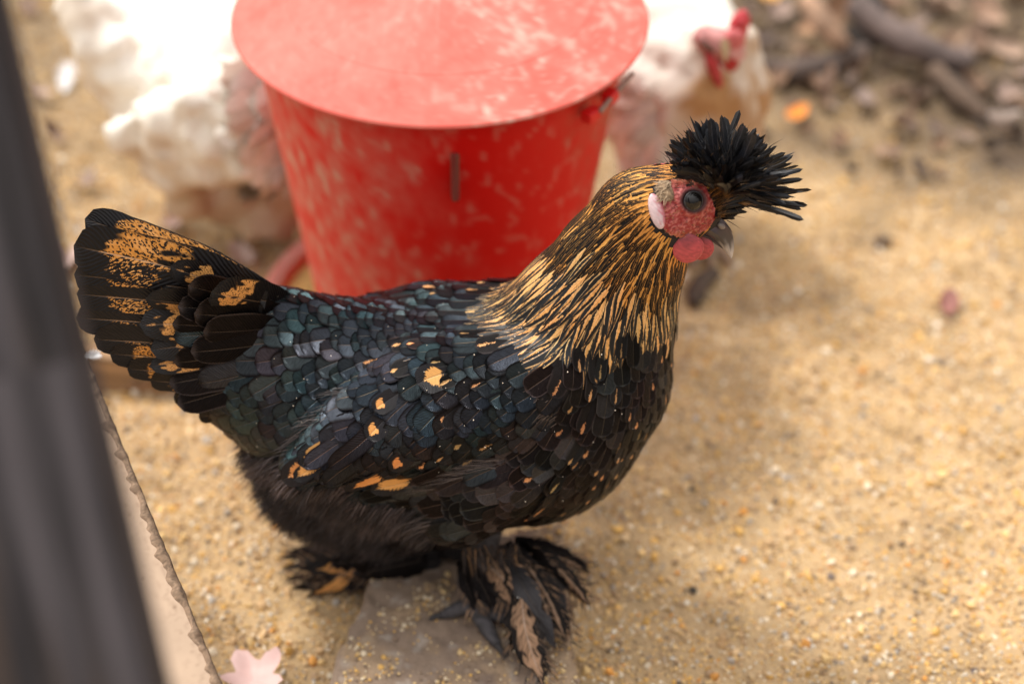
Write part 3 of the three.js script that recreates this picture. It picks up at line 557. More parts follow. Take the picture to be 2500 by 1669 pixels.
// how feathers lie: x, y, direction, length, width, spacing (my grid), kind
const FLOW = [
  [1640, 425, -1, -0.2, 36, 11.8, 7, 'hackle'], [1590, 395, -1, 0.05, 55.2, 14.1, 8, 'hackle'], [1520, 385, -1, 0.12, 72, 15.3, 9, 'hackle'], [1450, 378, -1, 0.2, 91.2, 16.5, 9, 'hackle'], [1390, 405, -0.9, 0.45, 103.2, 17.7, 10, 'hackle'], [1480, 440, -0.95, 0.3, 96, 16.5, 10, 'hackle'], [1420, 480, -0.85, 0.55, 110.4, 18.8, 11, 'hackle'],
  [1480, 530, -0.75, 0.75, 100.8, 17.7, 11, 'hackle'], [1330, 470, -0.8, 0.6, 120, 18.8, 12, 'hackle'], [1500, 590, -0.5, 0.9, 100.8, 17.7, 11, 'hackle'], [1540, 620, -0.15, 1, 96, 16.5, 11, 'hackle'], [1400, 570, -0.72, 0.75, 126, 21.2, 13, 'hackle'], [1300, 540, -0.78, 0.65, 144, 21.2, 13, 'hackle'],
  [1450, 640, -0.5, 0.9, 126, 22.3, 13, 'hackle'], [1520, 680, -0.12, 1, 114, 21.2, 13, 'hackle'],
  [1350, 640, -0.66, 0.78, 131.25, 29.7, 18.9, 'flame'], [1240, 610, -0.78, 0.62, 141.75, 29.7, 20.1, 'flame'], [1420, 710, -0.35, 0.95, 126, 32.4, 20.1, 'flame'], [1490, 720, -0.12, 1, 105, 31.1, 20.1, 'flame'], [1300, 690, -0.6, 0.8, 141.75, 35.1, 21.2, 'flame'], [1200, 660, -0.75, 0.65, 136.5, 32.4, 21.2, 'flame'],
  [1215, 718, -0.72, 0.7, 135, 34, 21, 'flame'], [1150, 688, -0.82, 0.52, 130, 32, 21, 'flame'], [1262, 762, -0.6, 0.8, 125, 34, 21, 'flame'], [1340, 765, -0.45, 0.9, 118, 32, 21, 'flame'],
  [1535, 725, -0.03, 1, 81.9, 27, 16.5, 'flame'],
  [1075, 700, -0.95, 0.4, 110, 44.8, 22.7, 'plain'], [1060, 668, -1, 0.25, 100, 47, 23.5, 'plain'], [960, 690, -1, 0.15, 105, 49.3, 23.5, 'plain'], [820, 690, -1, 0.06, 110, 51.5, 24.4, 'plain'], [680, 690, -1, 0.0, 110, 53.8, 25.2, 'plain'], [580, 680, -1, -0.05, 105, 53.8, 25.2, 'wing'],
  [900, 760, -0.95, 0.2, 100, 51.5, 23.5, 'plain'], [780, 780, -0.95, 0.22, 105, 53.8, 24.4, 'plain'], [640, 790, -0.97, 0.15, 110, 58.2, 26.9, 'plain'], [560, 800, -0.97, 0.1, 105, 58.2, 26.9, 'plain'], [780, 860, -0.85, 0.42, 100, 53.8, 24.4, 'plain'], [650, 890, -0.9, 0.35, 105, 56, 26, 'plain'], [740, 940, -0.8, 0.55, 100, 53.8, 24.4, 'plain'],
  [540, 900, -0.92, 0.35, 110, 58.3, 34.2, 'dark'], [620, 980, -0.85, 0.5, 110, 58.2, 28.6, 'plain'], [560, 1000, -0.85, 0.5, 95, 47.5, 28.5, 'dark'], [480, 880, -0.9, 0.3, 100, 47.5, 30.4, 'dark'],
  [1140, 800, -0.8, 0.55, 105, 52.4, 25.5, 'wing'], [1090, 770, -0.85, 0.45, 105, 52.4, 25.5, 'wing'], [1000, 800, -0.8, 0.5, 105, 54.7, 25.5, 'wing'], [920, 830, -0.65, 0.7, 100, 52.4, 24.6, 'wing'], [1225, 868, -0.8, 0.55, 95, 52.4, 24.6, 'wing'], [1150, 880, -0.82, 0.55, 105, 54.7, 25.5, 'wing'], [1040, 900, -0.8, 0.6, 110, 57, 26.4, 'wing'],
  [930, 930, -0.72, 0.7, 110, 57, 26.4, 'wing'], [860, 940, -0.68, 0.75, 105, 54.7, 25.5, 'wing'], [1200, 950, -0.88, 0.45, 90, 47.9, 22.9, 'wing'], [1080, 1000, -0.88, 0.48, 110, 57, 27.3, 'wing'], [960, 1030, -0.85, 0.52, 120, 61.6, 29, 'wing'], [850, 1030, -0.8, 0.6, 120, 61.6, 29, 'wing'], [760, 1040, -0.8, 0.55, 115, 52.4, 28.2, 'wing'],
  [1000, 1090, -0.93, 0.3, 125, 59.3, 29.9, 'wing'], [1100, 1040, -0.92, 0.38, 105, 52.4, 26.4, 'wing'], [890, 1100, -0.95, 0.2, 125, 57, 29.9, 'wing'],
  [1330, 835, -0.3, 0.95, 90, 42, 27, 'drop'], [1410, 815, -0.15, 1, 85, 38, 25, 'drop'], [1480, 810, -0.1, 1, 80, 36, 24, 'drop'], [1535, 795, -0.05, 1, 76, 34, 23, 'drop'], [1500, 870, -0.1, 1, 80, 36, 24, 'drop'], [1330, 960, -0.45, 0.88, 90, 40, 26, 'drop'], [1430, 970, -0.35, 0.92, 84, 38, 25, 'drop'], [1480, 960, -0.3, 0.95, 80, 36, 24, 'drop'], [1280, 1000, -0.7, 0.7, 95, 45.4, 25.6, 'dark'],
  [1390, 1070, -0.7, 0.7, 88, 38, 25, 'drop'], [1310, 1090, -0.85, 0.55, 100, 42, 27, 'drop'], [1290, 1160, -0.92, 0.35, 100, 40, 26, 'drop'], [1220, 1100, -0.92, 0.4, 110, 49.7, 27.5, 'dark'], [1180, 1180, -0.94, 0.32, 110, 47.5, 27.5, 'dark'],
  [1130, 1120, -0.95, 0.3, 120, 54, 29.4, 'dark'], [1040, 1160, -0.96, 0.25, 125, 58.3, 31.3, 'dark'], [1080, 1220, -0.95, 0.3, 115, 54, 30.4, 'dark'], [980, 1230, -0.95, 0.28, 110, 51.8, 31.3, 'dark'],
  [900, 1180, -0.85, 0.5, 90, 30, 30, 'fluff'], [760, 1130, -0.9, 0.35, 90, 30, 30, 'fluff'], [650, 1090, -1, 0.15, 90, 30, 30, 'fluff'], [840, 1250, -0.9, 0.4, 90, 30, 30, 'fluff'], [700, 1180, -0.9, 0.4, 90, 30, 30, 'fluff'],
];
const flowPts = FLOW.map(([x, y, dx, dy, len, wid, gap, kind]) => {
  const p = cast(henF, x, y) ?? onZ(x, y, 0); return { p: V(p.x, p.y, Math.abs(p.z)), d: V(dx, -dy / 0.78, 0).normalize(), len: len * PX, wid: wid * PX, gap: gap * PX, kind };
});
function flowAt(p, jx = 0, jy = 0) {
  let W = 0, best = null, bd = 1e9; const d = V(0, 0, 0); let len = 0, wid = 0, gap = 0; const az = Math.abs(p.z);
  for (const c of flowPts) {
    const q = (c.p.x - p.x) ** 2 + (c.p.y - p.y) ** 2 + 0.6 * (c.p.z - az) ** 2, w = 1 / (q * q + 1e-9);
    W += w; d.addScaledVector(c.d, w); len += w * c.len; wid += w * c.wid; gap += w * c.gap; const qj = jx || jy ? (c.p.x - p.x - jx) ** 2 + (c.p.y - p.y - jy) ** 2 + 0.6 * (c.p.z - az) ** 2 : q; if (qj < bd) { bd = qj; best = c; }
  }
  return { d: d.normalize(), len: len / W, wid: wid / W, gap: gap / W, kind: best.kind };
}
const flow = (p) => flowAt(p).d.clone();
const inside = (poly, x, y) => { let c = false; for (let i = 0, j = poly.length - 1; i < poly.length; j = i++) { const [a, b] = poly[i], [e, f] = poly[j]; if ((b > y) !== (f > y) && x < (e - a) * (y - b) / (f - b) + a) c = !c; } return c; };
const near = (p) => project(V(p.x, p.y, Math.abs(p.z))); // where the near side's twin of p shows
const FACE = [[1500, 455], [1515, 422], [1560, 406], [1602, 410], [1622, 434], [1636, 468], [1640, 500], [1622, 524], [1600, 536], [1560, 546], [1525, 534], [1505, 500]];

const plumage = {}; // kind -> [{ geo, show }]
function put(kind, name, geo, p, n) { // how large it shows: facing the lens and not behind the bird
  const v = EYE.clone().sub(p).normalize().dot(n); (plumage[name] ??= { kind, list: [] }).list.push({ geo, kind, show: v });
}
const taken = new Map();
function room(p, gap, d = null) { // no other quill within gap; wider across the flow d than along it
  const h = 0.0135, i = Math.floor(p.x / h), j = Math.floor(p.y / h), k = Math.floor(p.z / h);
  for (let a = -1; a <= 1; a++) for (let b = -1; b <= 1; b++) for (let c = -1; c <= 1; c++) for (const q of taken.get((i + a) + ',' + (j + b) + ',' + (k + c)) ?? []) { if (!d) { if (q.distanceToSquared(p) < gap * gap) return false; continue; } const l2 = q.distanceToSquared(p), al = (q.x - p.x) * d.x + (q.y - p.y) * d.y + (q.z - p.z) * d.z; if (al * al / (0.48 * gap * gap) + (l2 - al * al) / (2.3 * gap * gap) < 1) return false; }
  const key = i + ',' + j + ',' + k; if (!taken.has(key)) taken.set(key, []); taken.get(key).push(p.clone()); return true;
}
const STYLE = {
  hackle: { name: 'hackle_feather', shape: 'lance', lift: 0.022, gable: 0.1, cup: 0.12, across: 2, n: 6 },
  flame: { name: 'hackle_feather', shape: 'lance', lift: 0.05, gable: 0.1, cup: 0.1, across: 4, n: 8 },
  plain: { name: 'saddle_feather', shape: 'round', lift: 0.13, gable: 0.03, cup: 0.07, across: 4, n: 8 },
  wing: { name: 'wing_feather', shape: 'round', lift: 0.13, gable: 0.03, cup: 0.07, across: 4, n: 8 },
  drop: { name: 'breast_feather', shape: 'round', lift: 0.11, gable: 0.03, cup: 0.07, across: 4, n: 8 },
  dark: { name: 'flank_feather', shape: 'round', lift: 0.125, gable: 0.03, cup: 0.07, across: 4, n: 8 },
  blotch: { shape: 'round', lift: 0.13, gable: 0.03, cup: 0.06, across: 4, n: 8 },
};
function lay(p, kind, len, wid, r, o = {}) {
  const s = STYLE[kind], pt = path(henF, p, o.flow ?? flow, len, s.n, o.back ?? 0), k = kind === 'hackle' || kind === 'flame' || kind === 'blotch' ? 0.82 + 0.36 * r() : 0.62 + 0.68 * r();
  const hue = 1.6 * noise3(p.x * 26, p.y * 26, Math.abs(p.z) * 26) + 0.5 * (r() - 0.5), gold = kind === 'hackle' || kind === 'flame' ? 0.3 : 1, tone = [k * (1 + 0.16 * hue * gold), k * (1 - 0.02 * hue), k * (1 - 0.03 * hue)];
  const g = feather(pt, { wid, lift0: 0.0006, lift1: len * s.lift * (0.96 + 0.08 * r()) + (o.up ?? 0), cup: s.cup, gable: s.gable * (0.8 + 0.4 * r()), shape: o.shape ?? s.shape, tile: o.tile ?? Math.floor(r() * 4), tone, across: s.across, fray: o.fray ?? 0.06, rnd: r, twist: (r() - 0.5) * (kind === 'flame' ? 0.3 : 0.1) });
  put(kind, o.name ?? s.name, g, pt.P[Math.floor(s.n * 0.7)], pt.N[Math.floor(s.n * 0.7)]);
}
// feathers with tan marks that can be picked out one by one: x, y of the mark, length, width, painting, tile
const MARKS = [
  [985, 876, 95, 62, 'blotch', 0], [922, 850, 85, 44, 'drop', 3], [880, 930, 85, 40, 'blotch', 1], [862, 985, 90, 44, 'blotch', 1], [1032, 878, 90, 30, 'drop', 0], [1075, 771, 80, 26, 'drop', 1], [957, 794, 80, 34, 'drop', 3], [1008, 835, 80, 26, 'drop', 1],
  [722, 1048, 110, 40, 'blotch', 3], [680, 1080, 110, 52, 'blotch', 0], [785, 1074, 110, 50, 'blotch', 3], [915, 1052, 95, 44, 'blotch', 1], [865, 1080, 90, 36, 'drop', 3], [838, 990, 90, 24, 'drop', 2], [1020, 1038, 90, 30, 'drop', 3], [1100, 880, 85, 26, 'drop', 1],
  [1338, 968, 90, 34, 'drop', 0], [1310, 1040, 88, 30, 'drop', 3], [1382, 1078, 84, 34, 'drop', 3], [1415, 1040, 80, 30, 'drop', 3], [1275, 1105, 96, 30, 'drop', 0], [1240, 1160, 96, 34, 'drop', 0], [1352, 1135, 80, 28, 'drop', 3], [1318, 1055, 80, 24, 'drop', 1], [1392, 1100, 76, 24, 'drop', 1],
  [1352, 895, 84, 28, 'drop', 0], [1408, 905, 80, 26, 'drop', 2], [1440, 945, 76, 24, 'drop', 1], [1340, 1175, 70, 22, 'drop', 1], [1300, 1165, 80, 26, 'drop', 3], [1375, 850, 80, 26, 'drop', 2], [1330, 830, 84, 28, 'drop', 0], [1425, 800, 80, 24, 'drop', 2],
];
{
  const r = rng(101);
  for (const [x, y, len, wid, kind, tile] of MARKS) {
    const p = cast(henF, x, y); if (!p) continue;
    room(p.clone(), 0); // keeps others off its mark
    lay(p, kind, len * PX, wid * PX * 1.18, r, { back: len * PX * 0.72, tile, up: kind === 'blotch' ? 0.0024 : 0.0011, name: y > 830 && x > 1230 ? 'breast_feather' : 'wing_feather' });
  }
  // seeds all over the body
  const pos = henBodyGeo.attributes.position, ix = henBodyGeo.index.array, nT = ix.length / 3, area = new Float32Array(nT); let A = 0;
  const a = V(0, 0, 0), b = V(0, 0, 0), c = V(0, 0, 0), n = V(0, 0, 0);
  for (let t = 0; t < nT; t++) { a.fromBufferAttribute(pos, ix[t * 3]); b.fromBufferAttribute(pos, ix[t * 3 + 1]); c.fromBufferAttribute(pos, ix[t * 3 + 2]); A += b.sub(a).cross(c.sub(a)).length(); area[t] = A; }
  for (let i = 0; i < 60000; i++) {
    const w = r() * A; let lo = 0, hi = nT - 1; while (lo < hi) { const m = (lo + hi) >> 1; if (area[m] < w) lo = m + 1; else hi = m; }
    let u = r(), v = r(); if (u + v > 1) { u = 1 - u; v = 1 - v; }
    a.fromBufferAttribute(pos, ix[lo * 3]); b.fromBufferAttribute(pos, ix[lo * 3 + 1]); c.fromBufferAttribute(pos, ix[lo * 3 + 2]);
    const p = a.clone().addScaledVector(b.sub(a), u).addScaledVector(c.sub(a), v); onto(henF, p, n);
    const f = flowAt(p, (r() - 0.5) * 0.02, (r() - 0.5) * 0.02); let kind = f.kind; if (kind === 'fluff') continue;
    const [x, y] = near(p); if (x > 1500 && x < 1700 && y < 560 && inside(FACE, x + 6, y)) continue; if (x > 1632 && y < 560) continue;
    if (p.y < 0.085 && y > 1180 && x > 1000 && Math.abs(p.z) < 0.02) continue;
    if (x > 1540 && x < 1640 && y > 525 && y < 575) continue;
    const lean = f.d.clone().addScaledVector(n, -f.d.dot(n)).normalize(); if (!room(p, f.gap, kind === 'hackle' || kind === 'flame' ? null : lean)) continue;
    if (kind === 'drop' && r() < 0.8) kind = 'dark';
    if (kind === 'wing' && r() < 0.06) kind = 'drop';
    const o = { name: STYLE[f.kind].name }; if (f.kind === 'drop') { o.tile = kind === 'drop' ? [1, 3, 1, 2][Math.floor(r() * 4)] : [0, 2, 0, 1][Math.floor(r() * 4)]; }
    const big = kind === 'hackle' || kind === 'flame' ? 1 : 1.2; lay(p, kind, f.len * (0.9 + 0.12 * r()) * (big > 1 ? 0.92 : 1), f.wid * big * (0.9 + 0.2 * r()), r, { ...o, flow: (() => { const j = (r() - 0.5) * 0.3, C = Math.cos(j), S = Math.sin(j); return (q) => { const d = flow(q); return V(d.x * C - d.y * S, d.x * S + d.y * C, d.z); }; })() });
  }
}
// ---------- tail ----------
function quill(name, pts, up, o, kind = 'tail', n = 14) {
  const k = 0.9 + 0.2 * o.r(), g = feather(curvePath(pts, up, n), { cup: 0.08, gable: 0.06, shape: 'blunt', across: 4, fray: 0.05, rnd: o.r, tone: [k, k, k], ...o });
  return part(name, g, FM[kind], hen);
}
{
  const r = rng(202);
  // base x, y, z; tip x, y, z; width (my grid), tile, sag, way its outside faces
  const T = [
    [620, 668, 0.004, 192, 503, 0.004, 84, 1, 6, [0, 0.75, 0.66]], [615, 675, 0.012, 168, 560, 0.022, 118, 0, 8, [0, 0.45, 0.9]], [610, 690, 0.018, 170, 625, 0.026, 96, 2, 6, [0, 0.35, 0.93]], [600, 720, 0.024, 176, 668, 0.031, 90, 2, 4, [0, 0.3, 0.95]],
    [600, 760, 0.028, 174, 722, 0.036, 90, 3, 2, [0, 0.25, 0.97]], [590, 800, 0.032, 215, 770, 0.040, 84, 3, 0, [0, 0.18, 0.98]], [585, 830, 0.034, 252, 802, 0.041, 78, 1, -4, [0, 0.1, 1]], [580, 855, 0.036, 292, 836, 0.042, 70, 1, -6, [0, 0.02, 1]],
    [580, 880, 0.036, 345, 862, 0.042, 70, 3, -6, [0, -0.05, 1]], [580, 905, 0.034, 398, 900, 0.038, 70, 3, -6, [0, -0.1, 1]], [580, 930, 0.03, 455, 945, 0.034, 66, 3, -4, [0, -0.2, 1]],
  ];
  for (const [x0, y0, z0, x1, y1, z1, w, tile, sag, up] of T) for (const s of y1 < 700 ? [1, -1] : [1]) {
    const a = onZ(x0, y0, z0 * 0.72), b = onZ(x1, y1, z1 * 0.75), m = a.clone().lerp(b, 0.55); m.y += sag * PX; if (s < 0) for (const q of [a, b, m]) { q.z *= -0.3; q.y -= 0.012; q.x += 0.004; }
    quill('tail_feather', [a, m, b], V(up[0], up[1], up[2] * s).normalize(), { wid: w * PX, tile, r });
  }
  // tail coverts over the roots of the long feathers
  const C = [
    [650, 668, 384, 606, 70, 'covert', 0, 0.026], [650, 690, 330, 676, 70, 'covert', 1, 0.036], [640, 720, 318, 742, 70, 'covert', 0, 0.042], [630, 760, 345, 800, 72, 'covert', 2, 0.046], [600, 800, 345, 838, 60, 'covert', 3, 0.046],
    [640, 740, 392, 735, 66, 'dark', 2, 0.046], [670, 680, 425, 648, 80, 'dark', 0, 0.038], [660, 700, 402, 700, 72, 'dark', 2, 0.043], [650, 750, 395, 768, 62, 'plain', 0, 0.047], [640, 800, 398, 822, 64, 'dark', 2, 0.047], [630, 840, 392, 878, 70, 'dark', 0, 0.047], [620, 880, 412, 925, 60, 'dark', 2, 0.047],
    [700, 680, 478, 660, 78, 'covert', 3, 0.044], [690, 710, 440, 712, 70, 'dark', 2, 0.047], [680, 740, 462, 752, 84, 'dark', 0, 0.05], [680, 780, 436, 800, 66, 'dark', 2, 0.051], [670, 840, 455, 872, 78, 'plain', 3, 0.051],
  ];
  for (const [x0, y0, x1, y1, w, kind, tile, z] of C) {
    const a = cast(henF, x0 - 34, y0), b = onZ(x1, y1, 0.021 + (z - 0.026) * 0.55); a.addScaledVector(grad(henF, a), -0.0055); const m = a.clone().lerp(b, 0.5); m.z += 0.002; m.y += 0.001;
    quill('tail_covert', [a, m, b], V(0, 0.35, 0.94).add(V(0, (r() - 0.5) * 0.3, 0)).normalize(), { wid: w * PX * (0.9 + 0.35 * r()), tile, r, shape: 'round', cup: 0.16, gable: 0.16, twist: (r() - 0.5) * 0.4 }, kind, 10);
  }
}
// ---------- long feathers of the folded wing, at its lower edge ----------
{
  const r = rng(303);
  const Wf = [[1010, 1075, 130, 60, 'dark', 0], [930, 1095, 150, 62, 'blotch', 3], [860, 1085, 150, 58, 'blotch', 0], [800, 1060, 140, 54, 'wing', 2], [760, 1030, 130, 46, 'wing', 0], [730, 1060, 120, 40, 'blotch', 3], [1060, 1095, 120, 56, 'dark', 1], [1120, 1075, 110, 52, 'wing', 1], [830, 1010, 170, 46, 'wing', 2], [900, 1115, 140, 56, 'dark', 2]];
  for (const [x, y, len, wid, kind, tile] of Wf) { const p = cast(henF, x, y); lay(p, kind, len * PX, wid * PX, r, { back: len * PX * 0.45, tile, up: 0.0035, name: 'wing_feather' }); }
}
// ---------- feathers become parts: the 300 that show largest of each name singly, the rest as one ----------
{
  const order = {};
  for (const [name, { list }] of Object.entries(plumage)) {
    list.sort((a, b) => b.show - a.show);
    list.slice(0, 300).forEach(({ geo: g, kind }) => part(name, g, FM[kind], hen));
    const rest = {}; for (const { geo: g, kind } of list.slice(300)) (rest[kind] ??= []).push(g);
    for (const [kind, gs] of Object.entries(rest)) { const m = part(name.replace('_feather', '_plumage'), mergeGeometries(gs), FM[kind], hen); m.userData.kind = 'stuff'; }
    order[name] = list.length;
  }
  console.log(JSON.stringify(order));
}
// ---------- down: belly fluff, fringes ----------
{
  const r = rng(404), list = [], pos = henBodyGeo.attributes.position, n = V(0, 0, 0);
  const brown = () => { const k = 0.5 + 0.8 * r(); return [0.034 * k, 0.025 * k, 0.024 * k]; };
  for (let i = 0; i < pos.count; i++) {
    const p = V(pos.getX(i), pos.getY(i), pos.getZ(i)); const f = flowAt(p); if (f.kind !== 'fluff') continue;
    onto(henF, p, n);
    const pale = 1 + 2.4 * sstep(0.05, 0.5, fbm(p.x * 45, p.y * 45, p.z * 45, 2) + 0.25 * sstep(0.12, 0.15, p.y));
    for (let k = 0; k < 9; k++) {
      const q = p.clone().add(V(r() - 0.5, r() - 0.5, r() - 0.5).multiplyScalar(0.006)), d = f.d.clone().addScaledVector(n, 0.25 + 0.3 * r()).add(V(r() - 0.5, r() - 0.5, r() - 0.5).multiplyScalar(0.5)).normalize();
      list.push({ p: q, d, n: V(r() - 0.5, r() - 0.5, r() - 0.5).normalize(), len: 0.006 + 0.009 * r(), bend: V((r() - 0.5) * 0.4, -0.2 - 0.3 * r(), (r() - 0.5) * 0.4), col: brown().map((v) => v * pale), w: 0.00035 + 0.0004 * r() });
    }
  }
  // wisps where the flank meets the wing, under the tail and along the belly
  for (const [x0, y0, x1, y1, dx, dy, N, L] of [[1000, 1110, 1150, 1060, -1, -0.12, 160, 0.02], [940, 1280, 990, 1180, -1, 0.1, 80, 0.016], [800, 880, 640, 1060, -0.7, 0.3, 50, 0.016], [1200, 860, 1270, 960, -0.8, 0.6, 60, 0.016], [560, 1050, 640, 1060, -0.8, 0.5, 60, 0.018]]) for (let i = 0; i < N; i++) {
    const t = r(), p = cast(henF, lerp(x0, x1, t) + (r() - 0.5) * 24, lerp(y0, y1, t) + (r() - 0.5) * 24); if (!p) continue; grad(henF, p, n);
    list.push({ p: p.addScaledVector(n, 0.002), d: V(dx + (r() - 0.5) * 0.5, -dy + (r() - 0.5) * 0.5, 0).addScaledVector(n, 0.2).normalize(), n: n.clone(), len: L * (0.6 + 0.8 * r()), bend: V(0, -0.15, 0), col: r() < 0.4 ? [0.1, 0.08, 0.075] : brown(), w: 0.0003 });
  }
  const m = part('belly_down', strands(list), std({ vertexColors: true, roughness: 0.8 }), hen); m.userData.kind = 'stuff';
  console.log('down', list.length);
}
// ---------- head: face, eye, ear lobe, wattles, beak, crest ----------
const nearAt = (x, y, out = 0) => { const p = cast(henF, x, y), n = grad(henF, p); return { p: p.addScaledVector(n, out), n }; };
{
  const r = rng(505);
  // bare red skin: the head's own surface, finely meshed, a little proud and pebbled
  const c0 = onZ(1585, 478, 0), g = netSurface(henF, c0.clone().add(V(-0.04, -0.034, -0.03)), c0.clone().add(V(0.032, 0.03, 0.03)), 0.0011);
  const pos = g.attributes.position, nor = g.attributes.normal, ok = new Uint8Array(pos.count), col = new Float32Array(pos.count * 3), uv2 = [];
  for (let i = 0; i < pos.count; i++) {
    const p = V(pos.getX(i), pos.getY(i), pos.getZ(i)), n = V(nor.getX(i), nor.getY(i), nor.getZ(i)), [x, y] = near(p);
    ok[i] = inside(FACE, x, y) ? 1 : 0;
    const b = fbm(p.x * 620, p.y * 620, p.z * 620, 2) + 0.9 * (0.35 - Math.abs(noise3(p.x * 190 + p.y * 120, p.y * 260, p.z * 190))), e = Math.hypot((x - 1588) / 30, (y - 459) / 27);
    p.addScaledVector(n, 0.0012 + 0.0009 * b * sstep(0.8, 1.3, e) - 0.0012 * sstep(0.9, 0.6, e) + 0.0016 * sstep(1.5, 0.95, e) * sstep(0.5, 0.8, e)); pos.setXYZ(i, p.x, p.y, p.z);
    let c = mix3([0.27, 0.022, 0.024], [0.5, 0.15, 0.13], sstep(-0.15, 0.5, b)); c = mix3(c, [0.5, 0.2, 0.06], sstep(520, 552, y) * 0.5 + 0.4 * sstep(435, 405, y));
    c = mix3(c, [0.025, 0.01, 0.012], sstep(1.2, 0.85, e) * 0.9 + 0.5 * sstep(1630, 1655, x) * sstep(470, 500, y)); col.set(c, i * 3);
  }
  const idx = []; for (let i = 0; i < g.index.count; i += 3) { const [a, b, c] = [g.index.getX(i), g.index.getX(i + 1), g.index.getX(i + 2)]; if (ok[a] && ok[b] && ok[c]) idx.push(a, b, c); }
  g.setIndex(idx); g.setAttribute('color', new THREE.BufferAttribute(col, 3)); g.computeVertexNormals();
  part('face_skin', g, phys({ vertexColors: true, roughness: 0.48, specularIntensity: 0.7 }), hen);
  const turn = (geo, { p, n }, roll = 0) => { geo.rotateZ(roll); geo.applyQuaternion(new THREE.Quaternion().setFromUnitVectors(V(0, 0, 1), n)); geo.translate(p.x, p.y, p.z); return geo; };
  for (const s of [1, -1]) {
    const fix = (o) => s > 0 ? o : { p: o.p.clone().setZ(-o.p.z).add(V(0, -0.0035, 0.002)), n: o.n.clone().setZ(-o.n.z) };
    const E = fix(nearAt(1588, 459, -0.0008));
    const ball = turn(new THREE.SphereGeometry(0.0067, 32, 24), E);
    const eye = part('eye', ball, phys({ color: rgb(0.006, 0.005, 0.005), roughness: 0.03, specularIntensity: 0.8 }), hen);
    const ringO = fix(nearAt(1588, 459, 0.0024)); const ring = turn(new THREE.TorusGeometry(0.0055, 0.0008, 10, 40), ringO);
    tint(ring, (x, y, z) => { const k = 0.7 + 0.6 * noise3(x * 900, y * 900, z * 900); return [0.03 * k, 0.026 * k, 0.03 * k]; });
    mesh('eye_rim', ring.translate(-HEN.x, -HEN.y, -HEN.z), std({ vertexColors: true, roughness: 0.5 }), hen);
    // white ear lobe
    const L = fix(nearAt(1506, 484, 0.001)), lobeG = new THREE.SphereGeometry(1, 24, 20); lobeG.scale(0.0045, 0.0112, 0.0026);
    tint(lobeG, (x, y, z) => { const k = 0.9 + 0.2 * noise3(x * 700, y * 500, z * 700); return mix3([0.66 * k, 0.5 * k, 0.52 * k], [0.5, 0.16, 0.19], sstep(0.0, 0.7, x / 0.0045 * s + 0.6 * noise3(x * 500, y * 500, 3))); });
    part('ear_lobe', turn(lobeG, L, 0.26 * s), phys({ vertexColors: true, roughness: 0.55 }), hen);
    // pale tuft over the ear opening
    const t0 = fix(nearAt(1527, 438, 0.0012)), tuft = new THREE.SphereGeometry(1, 20, 16); tuft.scale(0.0042, 0.0072, 0.0028);
    tint(tuft, (x, y, z) => { const k = 0.8 + 0.5 * noise3(x * 800, y * 400, z * 800); return [0.3 * k, 0.2 * k, 0.12 * k]; });
    part('ear_tuft', turn(tuft, t0, 0.5 * s), std({ vertexColors: true, roughness: 0.9 }), hen);
    // wattle: a rounded hanging flap
    const wc = s > 0 ? nearAt(1574, 548, 0.003).p.add(V(0, -0.0045, 0)) : onZ(1606, 566, 0.004), wr = s > 0 ? 0.0098 : 0.0088;
    const wg = new THREE.SphereGeometry(1, 36, 28), wp = wg.attributes.position;
    for (let i = 0; i < wp.count; i++) { let x = wp.getX(i), y = wp.getY(i), z = wp.getZ(i); const nar = y > 0 ? 1 - 0.28 * y * y : 1; x *= nar; const bmp = 1 + 0.02 * noise3(x * 14, y * 14, z * 9); wp.setXYZ(i, x * wr * bmp, y * wr * 1.02 * bmp, z * 0.0018 + 0.0005 * (1 - (x * x + y * y)) ); }
    tint(wg, (x, y, z) => { const k = 0.9 + 0.35 * noise3(x * 900, y * 900, z * 900); return mix3([0.45 * k, 0.06 * k, 0.07 * k], [0.14, 0.025, 0.035], sstep(0.2, 1, 0.5 + y / wr * 0.8 - Math.abs(x / wr) * 0.6) * 0.6); });
    wg.computeVertexNormals(); wg.rotateX(-0.2); wg.rotateY(0.15 * s); wg.rotateZ(0.12); wg.translate(wc.x, wc.y, wc.z);
    part('wattle', wg, phys({ vertexColors: true, roughness: 0.42 }), hen);
  }
  // beak: two halves lofted from rings
  const loft = (rings, seg = 20) => { const P = [], I = []; rings.forEach(({ c, d, h, w, pinch = 0 }) => { const up = V(-d.y, d.x, 0); for (let j = 0; j <= seg; j++) { const a = j / seg * 2 * Math.PI, sy = Math.sin(a), cz = Math.cos(a); const q = c.clone().addScaledVector(up, h * sy).add(V(0, 0, w * cz * (1 - pinch * Math.max(0, sy) * 0.6))); P.push(q.x, q.y, q.z); } }); for (let i = 0; i < rings.length - 1; i++) for (let j = 0; j < seg; j++) { const a = i * (seg + 1) + j; I.push(a, a + 1, a + seg + 1, a + 1, a + seg + 2, a + seg + 1); } return geo(P, I); };
  const mk = (list) => { const cs = list.map(([x, y]) => onZ(x, y, 0)); return list.map(([x, y, h, w], i) => ({ c: cs[i], d: cs[Math.min(i + 1, cs.length - 1)].clone().sub(cs[Math.max(i - 1, 0)]).normalize(), h: h * PX, w: w * PX, pinch: 1 })); };
  const upper = loft(mk([[1612, 506, 24, 26], [1630, 514, 27, 25], [1644, 524, 27, 23], [1656, 536, 24, 19], [1665, 550, 19, 14.5], [1671, 564, 14, 10], [1675, 577, 8.5, 6.5], [1677, 586, 4.5, 3.5], [1678, 592, 1, 1]]));
